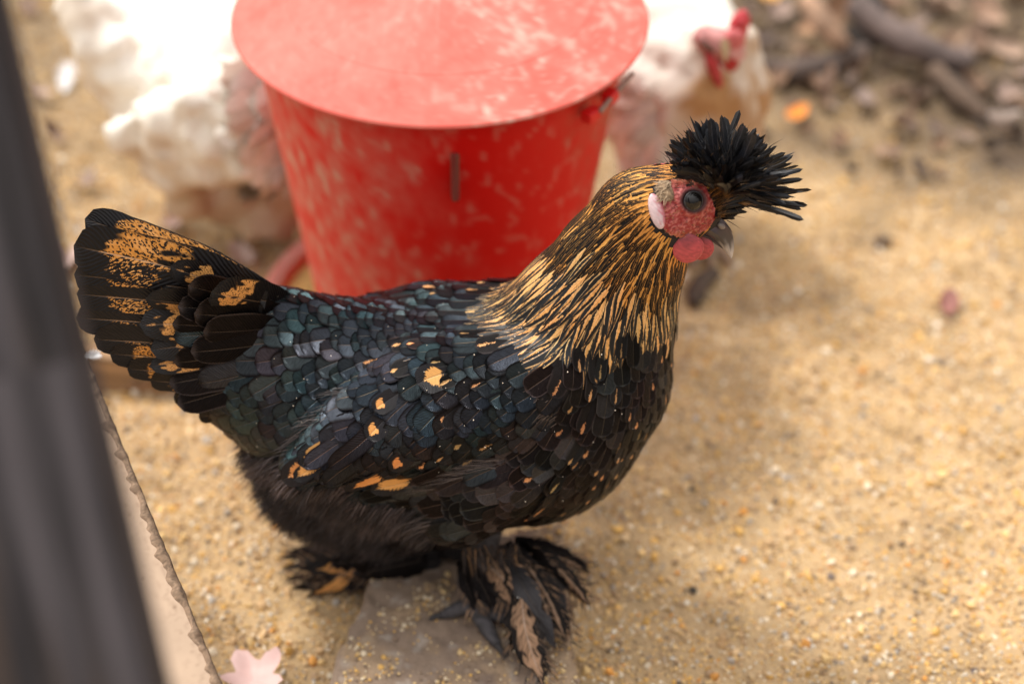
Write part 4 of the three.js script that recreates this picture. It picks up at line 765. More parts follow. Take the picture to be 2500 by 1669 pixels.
  tint(upper, (x, y, z) => { const [px, py] = near(V(x, y, z)), k = 0.8 + 0.5 * noise3(x * 300, y * 900, z * 300), t = sstep(528, 585, py); return mix3(mix3([0.08 * k, 0.045 * k, 0.05 * k], [0.03, 0.026, 0.034], sstep(520, 545, py)), [0.46, 0.42, 0.41], sstep(0.35, 1, t + 0.35 * noise3(x * 200, y * 200, z * 400))); });
  part('upper_beak', upper, phys({ vertexColors: true, roughness: 0.28, clearcoat: 0.3 }), hen);
  const lower = loft(mk([[1602, 524, 10, 20], [1622, 533, 11, 18], [1640, 546, 9, 14], [1654, 560, 6, 9], [1662, 570, 2, 3]]));
  tint(lower, () => [0.05, 0.035, 0.04]); part('lower_beak', lower, phys({ vertexColors: true, roughness: 0.35 }), hen);
  for (const s of [1, -1]) { const np = onZ(1655, 518, 0.0052); np.z *= s; const ng = new THREE.SphereGeometry(1, 14, 10); ng.scale(0.0030, 0.0019, 0.0014); ng.rotateZ(-0.75); ng.translate(np.x, np.y, np.z); part('nostril', tint(ng, (x, y, z) => [0.2, 0.17, 0.16]), std({ vertexColors: true, roughness: 0.4 }), hen); }
  // crest: a fan of stiff narrow feathers over the forehead
  const root = onZ(1652, 440, 0), N = 280; let made = 0;
  for (let i = 0; i < N; i++) {
    const f = (i + r()) / N, ph = lerp(0.12, 2.92, f) + (r() - 0.5) * 0.16, ti = lerp(-0.95, 0.6, r()) * (ph > 1.8 ? 0.55 : 1) - (ph > 2.2 ? 0.15 : 0), L = 0.78 * (ph > 2.2 ? lerp(0.046, 0.034, (ph - 2.2) / 0.6) : ph > 1.2 ? 0.0545 : ph > 0.6 ? 0.049 : lerp(0.057, 0.049, ph / 0.6)) * (0.62 + 0.44 * Math.sqrt(r())) * (1 - 0.14 * Math.abs(ti));
    const d = V(Math.cos(ti) * Math.cos(ph), Math.cos(ti) * Math.sin(ph), Math.sin(ti)), low = sstep(0.7, -0.1, ph);
    const a = root.clone().add(V(0.004 * Math.cos(ph) + 0.007 * low, -0.011 * low * r() + 0.003 * Math.sin(ph), 0.011 * Math.sin(ti))).add(V(r() - 0.5, r() - 0.5, r() - 0.5).multiplyScalar(0.006));
    const droop = V((ph > 1.4 ? -0.2 : 0.2) * L * r(), -0.16 * L * r(), 0.16 * L * Math.sign(ti) * r()).add(V(r() - 0.5, r() - 0.5, r() - 0.5).multiplyScalar(0.16 * L)), b = a.clone().addScaledVector(d, L).add(droop), m = a.clone().addScaledVector(d, L * 0.5).addScaledVector(droop, 0.2);
    const up = V(0, 0.4, 1).add(V(r() - 0.5, r() - 0.5, r() - 0.5).multiplyScalar(1.3)).normalize(), k = 0.7 + 0.7 * r();
    const g2 = feather(curvePath([a, m, b], up, 9), { wid: (0.0034 + 0.003 * r() * r() + (ph > 1.2 ? 0.0022 * r() : 0)) * (L / 0.045), shape: r() < 0.8 ? 'blunt' : 'lance', tile: Math.floor(r() * 4), tone: [k, k, k], across: 2, fray: 0.3, rnd: r, gable: 0.25, cup: 0.1 });
    part('crest_feather', g2, FM.crest, hen); made++;
  }
  for (let i = 0; i < 46; i++) { // short black feathers of the forehead that lean out over the beak
    const t = r(), a = onZ(lerp(1634, 1654, r()), lerp(452, 500, t), lerp(-0.006, 0.011, r())), ph = lerp(0.8, 0.1, t) + (r() - 0.5) * 0.3, L = lerp(0.036, 0.011, t) * (0.7 + 0.5 * r()), d = V(Math.cos(ph), Math.sin(ph), 0.35 * (r() - 0.4));
    const b = a.clone().addScaledVector(d, L), m = a.clone().addScaledVector(d, L * 0.5).add(V(0, L * 0.06, 0)), k = 0.7 + 0.6 * r();
    part('crest_feather', feather(curvePath([a, m, b], V(0, 0.4, 1).add(V(r() - 0.5, r() - 0.5, r() - 0.5)).normalize(), 8), { wid: 0.003 + 0.002 * r(), shape: 'lance', tile: [0, 2, 2, 3][Math.floor(r() * 4)], tone: [k, k, k], across: 2, fray: 0.35, rnd: r, gable: 0.25 }), FM.crest, hen);
  }
  { // the one pale tip
    const a = onZ(1690, 400, 0.006), b = onZ(1728, 296, 0.012); part('crest_feather', feather(curvePath([a, a.clone().lerp(b, 0.5), b], V(0, 0.4, 1), 8), { wid: 0.0065, shape: 'blunt', tile: 1, tone: [2, 2, 2.1], across: 2, fray: 0.3, rnd: r, gable: 0.2 }), FM.crest, hen).userData.label = 'pale tipped crest feather';
  }
  // barbs that fray the crest and the small orange feathers of the brow
  const list = [];
  for (let i = 0; i < 2600; i++) {
    const ph = lerp(-0.05, 2.7, r()), ti = lerp(-1, 0.6, r()), d = V(Math.cos(ti) * Math.cos(ph), Math.cos(ti) * Math.sin(ph), Math.sin(ti)), L = (0.012 + 0.022 * r());
    const p = root.clone().addScaledVector(d, L).add(V(r() - 0.5, r() - 0.5, r() - 0.5).multiplyScalar(0.012)); const k = 0.6 + 0.8 * r();
    list.push({ p, d: d.clone().add(V(r() - 0.5, r() - 0.5, r() - 0.5).multiplyScalar(0.8)).normalize(), n: V(r() - 0.5, r() - 0.5, r()).normalize(), len: 0.005 + 0.008 * r(), bend: V(0, -0.1, 0), col: r() < 0.15 ? [0.12 * k, 0.07 * k, 0.035 * k] : [0.017 * k, 0.016 * k, 0.018 * k], w: 0.00025 });
  }
  for (let i = 0; i < 2200; i++) {
    const x = lerp(1560, 1650, r()), y = lerp(392, 505, r()); if (inside(FACE, x + 2, y + 5)) continue; const p = cast(henF, x, y) ; if (!p) continue; const n = grad(henF, p), k = 0.6 + 0.7 * r();
    if (r() < 0.5) p.z = -p.z;
    list.push({ p, d: V(0.2 + 0.5 * (r() - 0.5), 1, 0).addScaledVector(n, 0.8).normalize(), n: n.clone(), len: 0.005 + 0.005 * r(), bend: V(0.3, 0, 0), col: r() < 0.66 ? [0.45 * k, 0.19 * k, 0.04 * k] : [0.03, 0.022, 0.02], w: 0.00045 });
  }
  for (let i = 0; i < 420; i++) { // bristles on the bare skin and wisps of the ear tuft
    const ear = i < 150, x = ear ? 1527 + 26 * (r() - 0.5) : lerp(1512, 1638, r()), y = ear ? 438 + 40 * (r() - 0.5) : lerp(410, 546, r()); if (!ear && (!inside(FACE, x, y) || Math.hypot(x - 1588, y - 459) < 34)) continue;
    const p = cast(henF, x, y), n = grad(henF, p), k = 0.6 + 0.7 * r(); p.addScaledVector(n, ear ? 0.003 : 0.0018);
    list.push({ p, d: V(-0.6, ear ? -0.5 : 0.1, 0).add(V(r() - 0.5, r() - 0.5, r() - 0.5)).addScaledVector(n, 0.4).normalize(), n: n.clone(), len: ear ? 0.005 : 0.0022, bend: V(0, 0, 0), col: ear ? [0.38 * k, 0.27 * k, 0.17 * k] : r() < 0.5 ? [0.4 * k, 0.2 * k, 0.08 * k] : [0.05, 0.03, 0.03], w: ear ? 0.00035 : 0.0002 });
  }
  for (const [x, y, dx, dy, L] of [[1665, 492, 1, 0.05, 0.012], [1668, 505, 0.9, 0.5, 0.010], [1664, 512, 0.7, 0.8, 0.008], [1768, 455, 0.55, 0.85, 0.011], [1776, 448, 0.5, 0.9, 0.010], [1700, 470, 0.9, 0.3, 0.012], [1640, 508, 0.8, 0.6, 0.008]]) list.push({ p: onZ(x, y, 0.004), d: V(dx, -dy, 0.1).normalize(), n: V(0, 0, 1), len: L, bend: V(0, -0.1, 0), col: [0.015, 0.012, 0.012], w: 0.0003 });
  const m = part('crest_barb', strands(list), std({ vertexColors: true, roughness: 0.7 }), hen); m.userData.kind = 'stuff';
}
// ---------- legs and feathered feet ----------
{
  const r = rng(606), skin = std({ roughness: 0.75, vertexColors: true });
  const scaly = (g) => tint(g, (x, y, z) => { const k = 0.8 + 0.5 * noise3(x * 260, y * 260, z * 260); return [0.065 * k, 0.058 * k, 0.062 * k]; });
  const foot = onY(1086, 1384, SLAB_Y + 0.012), knee = onZ(1110, 1215, 0.035);
  part('leg', scaly(tube([knee, knee.clone().lerp(foot, 0.5).add(V(0.004, 0, 0)), foot], [0.013, 0.0085, 0.0075, 0.0085], 12, 6)), skin, hen);
  for (const [pts, w] of [[[[1086, 1384], [1108, 1425], [1140, 1478]], 0.006], [[[1086, 1384], [1050, 1396], [1014, 1410]], 0.0055], [[[1086, 1384], [1140, 1410], [1195, 1425]], 0.0058], [[[1086, 1384], [1110, 1370], [1130, 1362]], 0.005]]) {
    const P = pts.map(([x, y], i) => onY(x, y, SLAB_Y + [0.011, 0.007, 0.003][i]));
    const toe = part('toe', scaly(tube(P, [w * 1.15, w, w * 0.9, w * 0.55], 10, 6)), skin, hen);
    const e = P[2], d = e.clone().sub(P[1]).normalize(), claw = tube([e, e.clone().addScaledVector(d, 0.007).add(V(0, 0.001, 0)), e.clone().addScaledVector(d, 0.012).add(V(0, -0.003, 0))], [w * 0.5, w * 0.32, 0.0004], 8, 4);
    const c = part('claw', tint(claw, () => [0.035, 0.03, 0.03]), skin, hen); hen.remove(c); toe.add(c);
  }
  const Q = (x, y, z) => onZ(x, y, z), Y3 = (list) => list.map(([a, b, c, w, k, t]) => [...[a, b, c].map(([x, y, h]) => { const p = onY(x, y, h); return [x, y, p.z]; }), w, k, t]);
  const F = [ // near foot: three places with their heights, and a width
    ...Y3([
      [[1195, 1320, 0.062], [1203, 1440, 0.05], [1246, 1572, 0.03], 84, 'foot', 0], [[1180, 1250, 0.07], [1280, 1276, 0.062], [1350, 1308, 0.045], 40, 'foot', 2], [[1185, 1262, 0.068], [1290, 1310, 0.06], [1354, 1386, 0.04], 52, 'foot', 3],
      [[1172, 1258, 0.07], [1240, 1340, 0.06], [1300, 1475, 0.035], 56, 'foot', 1], [[1180, 1262, 0.066], [1262, 1350, 0.055], [1312, 1464, 0.034], 44, 'foot', 2], [[1162, 1258, 0.07], [1205, 1350, 0.062], [1278, 1490, 0.034], 60, 'dark', 3],
      [[1096, 1278, 0.066], [1150, 1322, 0.06], [1178, 1400, 0.045], 92, 'foot', 0], [[1066, 1284, 0.064], [1104, 1336, 0.056], [1132, 1400, 0.042], 66, 'dark', 2], [[1052, 1288, 0.062], [1072, 1330, 0.056], [1092, 1404, 0.044], 46, 'dark', 0],
      [[1180, 1240, 0.072], [1260, 1256, 0.068], [1348, 1298, 0.05], 34, 'dark', 0], [[1186, 1300, 0.064], [1245, 1370, 0.055], [1262, 1440, 0.042], 46, 'foot', 2], [[1190, 1290, 0.064], [1270, 1360, 0.054], [1292, 1424, 0.04], 44, 'dark', 1],
      [[1200, 1350, 0.06], [1192, 1378, 0.056], [1185, 1404, 0.048], 24, 'white', 1], [[1230, 1380, 0.04], [1270, 1388, 0.034], [1312, 1396, 0.028], 24, 'dark', 2], [[1150, 1255, 0.07], [1190, 1300, 0.066], [1228, 1372, 0.05], 60, 'foot', 3], [[1130, 1258, 0.07], [1160, 1300, 0.064], [1192, 1352, 0.052], 66, 'dark', 3],
      [[1195, 1385, 0.05], [1182, 1440, 0.042], [1176, 1500, 0.034], 30, 'dark', 2], [[1210, 1395, 0.05], [1226, 1470, 0.042], [1262, 1545, 0.03], 34, 'foot', 2], [[1196, 1300, 0.064], [1285, 1335, 0.054], [1348, 1350, 0.042], 34, 'dark', 3], [[1140, 1275, 0.068], [1176, 1325, 0.062], [1204, 1420, 0.045], 50, 'foot', 1],
      [[1190, 1250, 0.07], [1240, 1290, 0.066], [1310, 1345, 0.05], 50, 'dark', 2], [[1160, 1250, 0.07], [1220, 1300, 0.064], [1262, 1380, 0.048], 56, 'dark', 1], [[1110, 1262, 0.07], [1150, 1290, 0.066], [1200, 1330, 0.058], 60, 'dark', 0],
    ]),
    // far foot trailing behind
    [[880, 1290, 0.0], [780, 1270, 0.0], [640, 1276, 0.0], 44, 'dark', 1], [[880, 1300, 0.006], [780, 1285, 0.008], [650, 1300, 0.006], 44, 'dark', 3], [[880, 1305, 0.012], [800, 1300, 0.016], [690, 1300, 0.018], 66, 'blotch', 0], [[880, 1315, 0.008], [780, 1320, 0.012], [655, 1322, 0.01], 46, 'dark', 0],
    [[870, 1320, 0.01], [780, 1335, 0.014], [668, 1345, 0.012], 46, 'dark', 2], [[880, 1318, 0.014], [790, 1336, 0.018], [700, 1362, 0.018], 50, 'blotch', 3], [[880, 1310, 0.004], [780, 1340, 0.004], [680, 1366, 0.0], 44, 'dark', 1], [[860, 1290, -0.004], [760, 1258, -0.006], [655, 1262, -0.008], 36, 'dark', 0],
    [[960, 1290, 0.016], [880, 1318, 0.02], [790, 1345, 0.018], 80, 'dark', 0], [[980, 1280, 0.02], [900, 1296, 0.025], [810, 1312, 0.024], 84, 'dark', 2], [[1010, 1280, 0.016], [930, 1308, 0.02], [850, 1330, 0.018], 76, 'dark', 1], [[900, 1270, 0.02], [830, 1280, 0.025], [760, 1290, 0.024], 80, 'dark', 2],
  ];
  for (const [a, b, c, w, kind, tile] of F) {
    const k = 0.85 + 0.3 * r(), g = feather(curvePath([a, b, c].map((q) => Q(...q)), V(0.1, 0.4, 0.9).add(V(r() - 0.5, r() - 0.5, 0).multiplyScalar(0.5)).normalize(), 12), { wid: w * PX, shape: 'lance', tile, tone: [k, k, k], across: 4, fray: 0.8, rnd: r, gable: 0.2, cup: 0.25 });
    part('foot_feather', g, FM[kind], hen);
  }
  const shank = part('trailing_leg', tube([Q(1060, 1235, -0.005), Q(960, 1290, -0.005), Q(830, 1312, -0.002), Q(740, 1330, 0)], [0.016, 0.0135, 0.012, 0.006], 14, 6), henBody.material, hen);
  const list = [];
  for (const [a, b, c, w] of F) for (let i = 0; i < 90; i++) { // loose barbs along each foot feather
    const cv = new THREE.CatmullRomCurve3([a, b, c].map((q) => Q(...q))), t = 0.25 + 0.75 * r(), p = cv.getPoint(t), d = cv.getTangent(t), s = r() < 0.5 ? 1 : -1, side = d.clone().cross(V(0, 0.4, 0.9)).normalize(), k = 0.6 + 0.8 * r();
    p.addScaledVector(side, s * w * PX * 0.4 * r());
    list.push({ p, d: d.clone().addScaledVector(side, s * 0.7).normalize(), n: V(0, 0.4, 0.9), len: 0.005 + 0.006 * r(), bend: V(0, -0.1, 0), col: r() < 0.5 ? [0.22 * k, 0.13 * k, 0.075 * k] : [0.025 * k, 0.019 * k, 0.017 * k], w: 0.0004 });
  }
  for (let i = 0; i < 700; i++) { // down on the trailing leg and knickers of the near one
    const nearLeg = r() < 0.35, t = r(), p = nearLeg ? Q(lerp(1060, 1190, t), 1262 + 30 * (r() - 0.5), 0.03 + 0.03 * r()) : Q(lerp(1050, 760, t), lerp(1262, 1318, t) + 40 * (r() - 0.5), 0.012 * r()), k = 0.6 + 0.8 * r();
    list.push({ p, d: V(nearLeg ? 0.3 : -1, nearLeg ? -1 : -0.15, 0.3 * r()).add(V(r() - 0.5, r() - 0.5, r() - 0.5).multiplyScalar(0.8)).normalize(), n: V(0, 0, 1), len: 0.01 + 0.012 * r(), bend: V(0, -0.2, 0), col: r() < 0.15 ? [0.14 * k, 0.08 * k, 0.04 * k] : [0.024 * k, 0.017 * k, 0.016 * k], w: 0.0005 });
  }
  part('foot_down', strands(list), std({ vertexColors: true, roughness: 0.8 }), hen).userData.kind = 'stuff';
  // flecks of dust on the back and wing
  const flecks = []; for (let i = 0; i < 90; i++) { const p = cast(henF, lerp(560, 1500, r()), lerp(690, 1150, r())); if (!p) continue; const n = grad(henF, p), g = new THREE.TetrahedronGeometry(0.0003 + 0.0005 * r() * r()); p.addScaledVector(n, 0.0055); g.translate(p.x, p.y, p.z); flecks.push(g); }
  part('dust_fleck', mergeGeometries(flecks), std({ color: rgb(0.7, 0.6, 0.48), roughness: 0.9 }), hen).userData.kind = 'stuff';
}
// ---------- the two white hens behind ----------
function whiteHen(name, label, caps, flows, seed, stainShade, gap) {  // colour callback: tan plumage dirt plus shade painted low on the body
  const f = makeField(caps, 0.03), c = caps.reduce((s, q) => s.add(q.a), V(0, 0, 0)).multiplyScalar(1 / caps.length), t = thing(name, label, 'hen', c.clone().setY(0), 'white hens behind the feeder'); delete t.userData.group;
  const lo = V(1e9, 1e9, 1e9), hi = V(-1e9, -1e9, -1e9); for (const q of caps) for (const [p, r] of [[q.a, q.ra], [q.b, q.rb]]) { lo.min(p.clone().subScalar(r + 0.02)); hi.max(p.clone().addScalar(r + 0.02)); }
  const g = netSurface(f, lo, hi, 0.009); for (let i = 0, q = g.attributes.position, m = g.attributes.normal; i < q.count; i++) { const k = 0.012 * fbm(q.getX(i) * 26, q.getY(i) * 26, q.getZ(i) * 26, 3); q.setXYZ(i, q.getX(i) + m.getX(i) * k, q.getY(i) + m.getY(i) * k, q.getZ(i) + m.getZ(i) * k); } g.computeVertexNormals(); tint(g, (x, y, z) => stainShade(x, y, z).map((v, i) => v * [0.95, 0.92, 0.87][i])); part('body', g, std({ vertexColors: true, roughness: 0.9 }), t);  // body tinted darker than the feathers, painted shade for the gaps
  const r = rng(seed), pos = g.attributes.position, n = V(0, 0, 0), gs = [], down = [], seen = [], fl = (p) => { let W = 0; const d = V(0, 0, 0); for (const [q, v] of flows) { const w = 1 / (q.distanceToSquared(p) ** 2 + 1e-8); d.addScaledVector(v, w); W += w; } return d.normalize(); };
  for (let i = 0; i < pos.count * 3; i++) {
    const k = Math.floor(r() * pos.count), p = V(pos.getX(k), pos.getY(k), pos.getZ(k)); if (seen.some((q) => q.distanceToSquared(p) < gap * gap)) continue; seen.push(p.clone());
    const L = 0.045 * (0.7 + 0.8 * r()), tone = stainShade(p.x, p.y, p.z), pt = path(f, p, fl, L, 6);
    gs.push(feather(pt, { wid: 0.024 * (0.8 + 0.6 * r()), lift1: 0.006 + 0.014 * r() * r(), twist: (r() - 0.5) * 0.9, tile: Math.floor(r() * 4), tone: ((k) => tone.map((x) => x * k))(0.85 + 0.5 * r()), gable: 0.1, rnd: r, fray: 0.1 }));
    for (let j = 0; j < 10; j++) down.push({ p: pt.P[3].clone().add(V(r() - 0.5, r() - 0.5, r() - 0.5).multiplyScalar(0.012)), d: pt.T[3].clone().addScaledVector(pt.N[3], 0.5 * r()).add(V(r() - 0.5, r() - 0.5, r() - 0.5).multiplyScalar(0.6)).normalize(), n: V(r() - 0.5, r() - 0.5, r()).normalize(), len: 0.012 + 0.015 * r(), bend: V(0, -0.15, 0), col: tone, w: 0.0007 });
  }
  gs.slice(0, 300).forEach((q) => part('body_feather', q, FM.white, t)); if (gs.length > 300) part('body_plumage', mergeGeometries(gs.slice(300)), FM.white, t).userData.kind = 'stuff';
  part('down', strands(down), std({ vertexColors: true, roughness: 0.9 }), t).userData.kind = 'stuff';
  console.log(name, gs.length, lo.toArray().map((x) => x.toFixed(2)), hi.toArray().map((x) => x.toFixed(2)));
  return { t, f, r };
}
{
  const Z = -0.43, W = [0.82, 0.79, 0.745];
  const P = (x, y, z = Z) => onZ(x, y, z);
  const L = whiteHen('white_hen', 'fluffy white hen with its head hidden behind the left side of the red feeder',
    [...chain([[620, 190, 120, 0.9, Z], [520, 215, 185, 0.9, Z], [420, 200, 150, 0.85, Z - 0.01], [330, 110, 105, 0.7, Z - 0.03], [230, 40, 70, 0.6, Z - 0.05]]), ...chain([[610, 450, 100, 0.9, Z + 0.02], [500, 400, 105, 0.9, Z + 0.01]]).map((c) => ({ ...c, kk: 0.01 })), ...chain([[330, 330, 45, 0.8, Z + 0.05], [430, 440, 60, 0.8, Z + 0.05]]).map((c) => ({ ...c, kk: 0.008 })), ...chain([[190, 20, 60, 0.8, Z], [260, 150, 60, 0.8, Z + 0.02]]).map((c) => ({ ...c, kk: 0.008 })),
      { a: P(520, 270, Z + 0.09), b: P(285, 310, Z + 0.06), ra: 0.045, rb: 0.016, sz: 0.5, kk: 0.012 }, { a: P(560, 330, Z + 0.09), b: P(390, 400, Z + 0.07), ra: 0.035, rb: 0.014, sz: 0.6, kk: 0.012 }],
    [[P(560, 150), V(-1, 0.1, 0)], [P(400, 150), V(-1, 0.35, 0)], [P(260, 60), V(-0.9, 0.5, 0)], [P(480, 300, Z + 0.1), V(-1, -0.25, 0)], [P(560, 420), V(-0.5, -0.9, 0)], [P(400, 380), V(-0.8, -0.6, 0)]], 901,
    (x, y, z) => mix3(W, [0.52, 0.38, 0.25], clamp(sstep(0.17, 0.05, y + 0.07 * fbm(x * 18, y * 18, z * 18, 3)) * 0.9 + 0.45 * sstep(0.12, 0.45, fbm(x * 22, y * 22, z * 22, 3)))), 0.017);  // tan mottled dirt, plus beige shade painted into the lower body
  // shanks
  for (const [x, y] of [[560, 500], [630, 505]]) { const a = P(x, y - 30), b = a.clone().setY(0.004); part('leg', tube([a, b], [0.009, 0.008], 8, 3), std({ color: rgb(0.3, 0.2, 0.13), roughness: 0.7 }), L.t); }
  const Z2 = -0.40, S = (x, y, z = Z2) => onZ(x, y, z);
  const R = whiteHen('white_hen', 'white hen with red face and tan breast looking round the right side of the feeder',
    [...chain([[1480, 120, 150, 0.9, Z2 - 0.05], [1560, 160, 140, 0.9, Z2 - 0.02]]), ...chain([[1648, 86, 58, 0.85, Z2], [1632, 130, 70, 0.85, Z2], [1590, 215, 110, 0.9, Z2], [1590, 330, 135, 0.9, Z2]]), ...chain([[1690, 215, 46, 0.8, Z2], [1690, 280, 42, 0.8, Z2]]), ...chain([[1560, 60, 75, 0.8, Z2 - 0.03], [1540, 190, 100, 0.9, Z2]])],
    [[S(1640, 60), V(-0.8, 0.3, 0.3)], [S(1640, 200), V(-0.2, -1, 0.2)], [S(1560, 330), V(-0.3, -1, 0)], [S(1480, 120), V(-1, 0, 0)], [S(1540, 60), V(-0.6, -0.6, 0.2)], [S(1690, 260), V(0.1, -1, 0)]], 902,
    (x, y, z) => { const [px, py] = project(V(x, y, z)); return mix3(W, [0.42, 0.23, 0.1], clamp(0.8 * sstep(0.12, 0.42, fbm(x * 30, y * 30, z * 30, 2)) * sstep(1540, 1600, px) * sstep(110, 180, py) + 1.2 * sstep(1.1, 0.3, Math.hypot((px - 1638) / 75, (py - 222) / 62)) + sstep(0.25, 0.16, y + 0.09 * fbm(x * 20, y * 20, z * 20, 3)) * 0.85 * sstep(-0.03, 0.05, x - S(1500, 200).x))); }, 0.017);  // tan breast and dirt, plus brown shade painted low and below the wattles
  for (const [x, y] of [[1560, 380], [1640, 385]]) { // feathered shanks and toes
    const a = S(x, y), b = a.clone().setY(0.012); part('leg', tube([a, b], [0.012, 0.008], 8, 3), std({ color: rgb(0.3, 0.2, 0.13), roughness: 0.7 }), R.t);
    for (const d of [-0.5, 0, 0.5]) part('toe', tube([b.clone(), b.clone().add(V(Math.sin(d) * 0.02, -0.004, Math.cos(d) * 0.02)), b.clone().add(V(Math.sin(d) * 0.038, -0.008, Math.cos(d) * 0.038))], [0.006, 0.005, 0.002], 8, 3), std({ color: rgb(0.3, 0.2, 0.13), roughness: 0.7 }), R.t);
  }
  const t = R.t, redM = phys({ vertexColors: true, roughness: 0.5 });
  const blob = (name, x, y, z, sx, sy, sz, rot, c) => { const g = new THREE.SphereGeometry(1, 24, 18), p = g.attributes.position; for (let i = 0; i < p.count; i++) { const k = 1 + 0.12 * noise3(p.getX(i) * 2 + x, p.getY(i) * 2, p.getZ(i) * 2); p.setXYZ(i, p.getX(i) * sx * k, p.getY(i) * sy * k, p.getZ(i) * sz * k); } g.computeVertexNormals(); tint(g, (a, b, d) => { const k = 0.85 + 0.3 * noise3(a * 200, b * 200, d * 200); return c.map((v) => v * k); }); g.rotateZ(rot); const o = S(x, y, z); g.translate(o.x, o.y, o.z); return part(name, g, redM, t); };
  blob('face_skin', 1652, 102, Z2 + 0.032, 0.023, 0.013, 0.010, -0.5, [0.66, 0.3, 0.28]);
  blob('comb', 1695, 62, Z2 + 0.03, 0.008, 0.015, 0.007, -0.2, [0.58, 0.05, 0.06]);
  blob('comb', 1682, 92, Z2 + 0.035, 0.009, 0.012, 0.006, -0.5, [0.62, 0.14, 0.14]);
  blob('wattle', 1672, 138, Z2 + 0.036, 0.0085, 0.0105, 0.005, 0.2, [0.45, 0.01, 0.015]);
  blob('wattle', 1638, 158, Z2 + 0.04, 0.005, 0.018, 0.005, 0.35, [0.48, 0.04, 0.045]);
  blob('eye', 1622, 106, Z2 + 0.044, 0.008, 0.003, 0.004, -0.75, [0.16, 0.06, 0.04]);
  const bk = S(1664, 122, Z2 + 0.044), beak = new THREE.ConeGeometry(0.006, 0.02, 14); beak.rotateX(2.2); beak.translate(bk.x, bk.y, bk.z); part('beak', tint(beak, () => [0.3, 0.2, 0.1]), redM, t);
}
// ---------- fallen leaves, twigs, clods and chips ----------
function leafGeo(r, L, lobes, curl) { // blade of a fallen leaf: outline with or without lobes, curled, with thickness
  const n = 44, pos = [], idx = [], rings = 5; pos.push(0, 0, 0);
  const rad = (a) => lobes ? (0.52 + 0.48 * Math.abs(Math.cos(a * lobes / 2)) ** 1.2) * (0.82 + 0.18 * Math.cos(a)) + 0.03 * Math.cos(a * 23) : 1 / Math.sqrt(Math.cos(a) ** 2 + (Math.sin(a) / 0.5) ** 2) * (1 + 0.14 * Math.cos(a));
  for (let k = 1; k <= rings; k++) for (let i = 0; i < n; i++) { const a = i / n * Math.PI * 2, q = rad(a) * L * 0.5 * k / rings, x = Math.cos(a) * q, z = Math.sin(a) * q; pos.push(x, curl * (z * z * 9 / L + x * x * 3 / L) + 0.05 * L * noise3(x / L * 3 + 7, z / L * 3, curl * 9), z); }
  for (let i = 0; i < n; i++) idx.push(0, 1 + (i + 1) % n, 1 + i);
  for (let k = 0; k < rings - 1; k++) for (let i = 0; i < n; i++) { const a = 1 + k * n + i, b = 1 + k * n + (i + 1) % n; idx.push(a, b, a + n, b, b + n, a + n); }
  return geo(pos, idx);
}
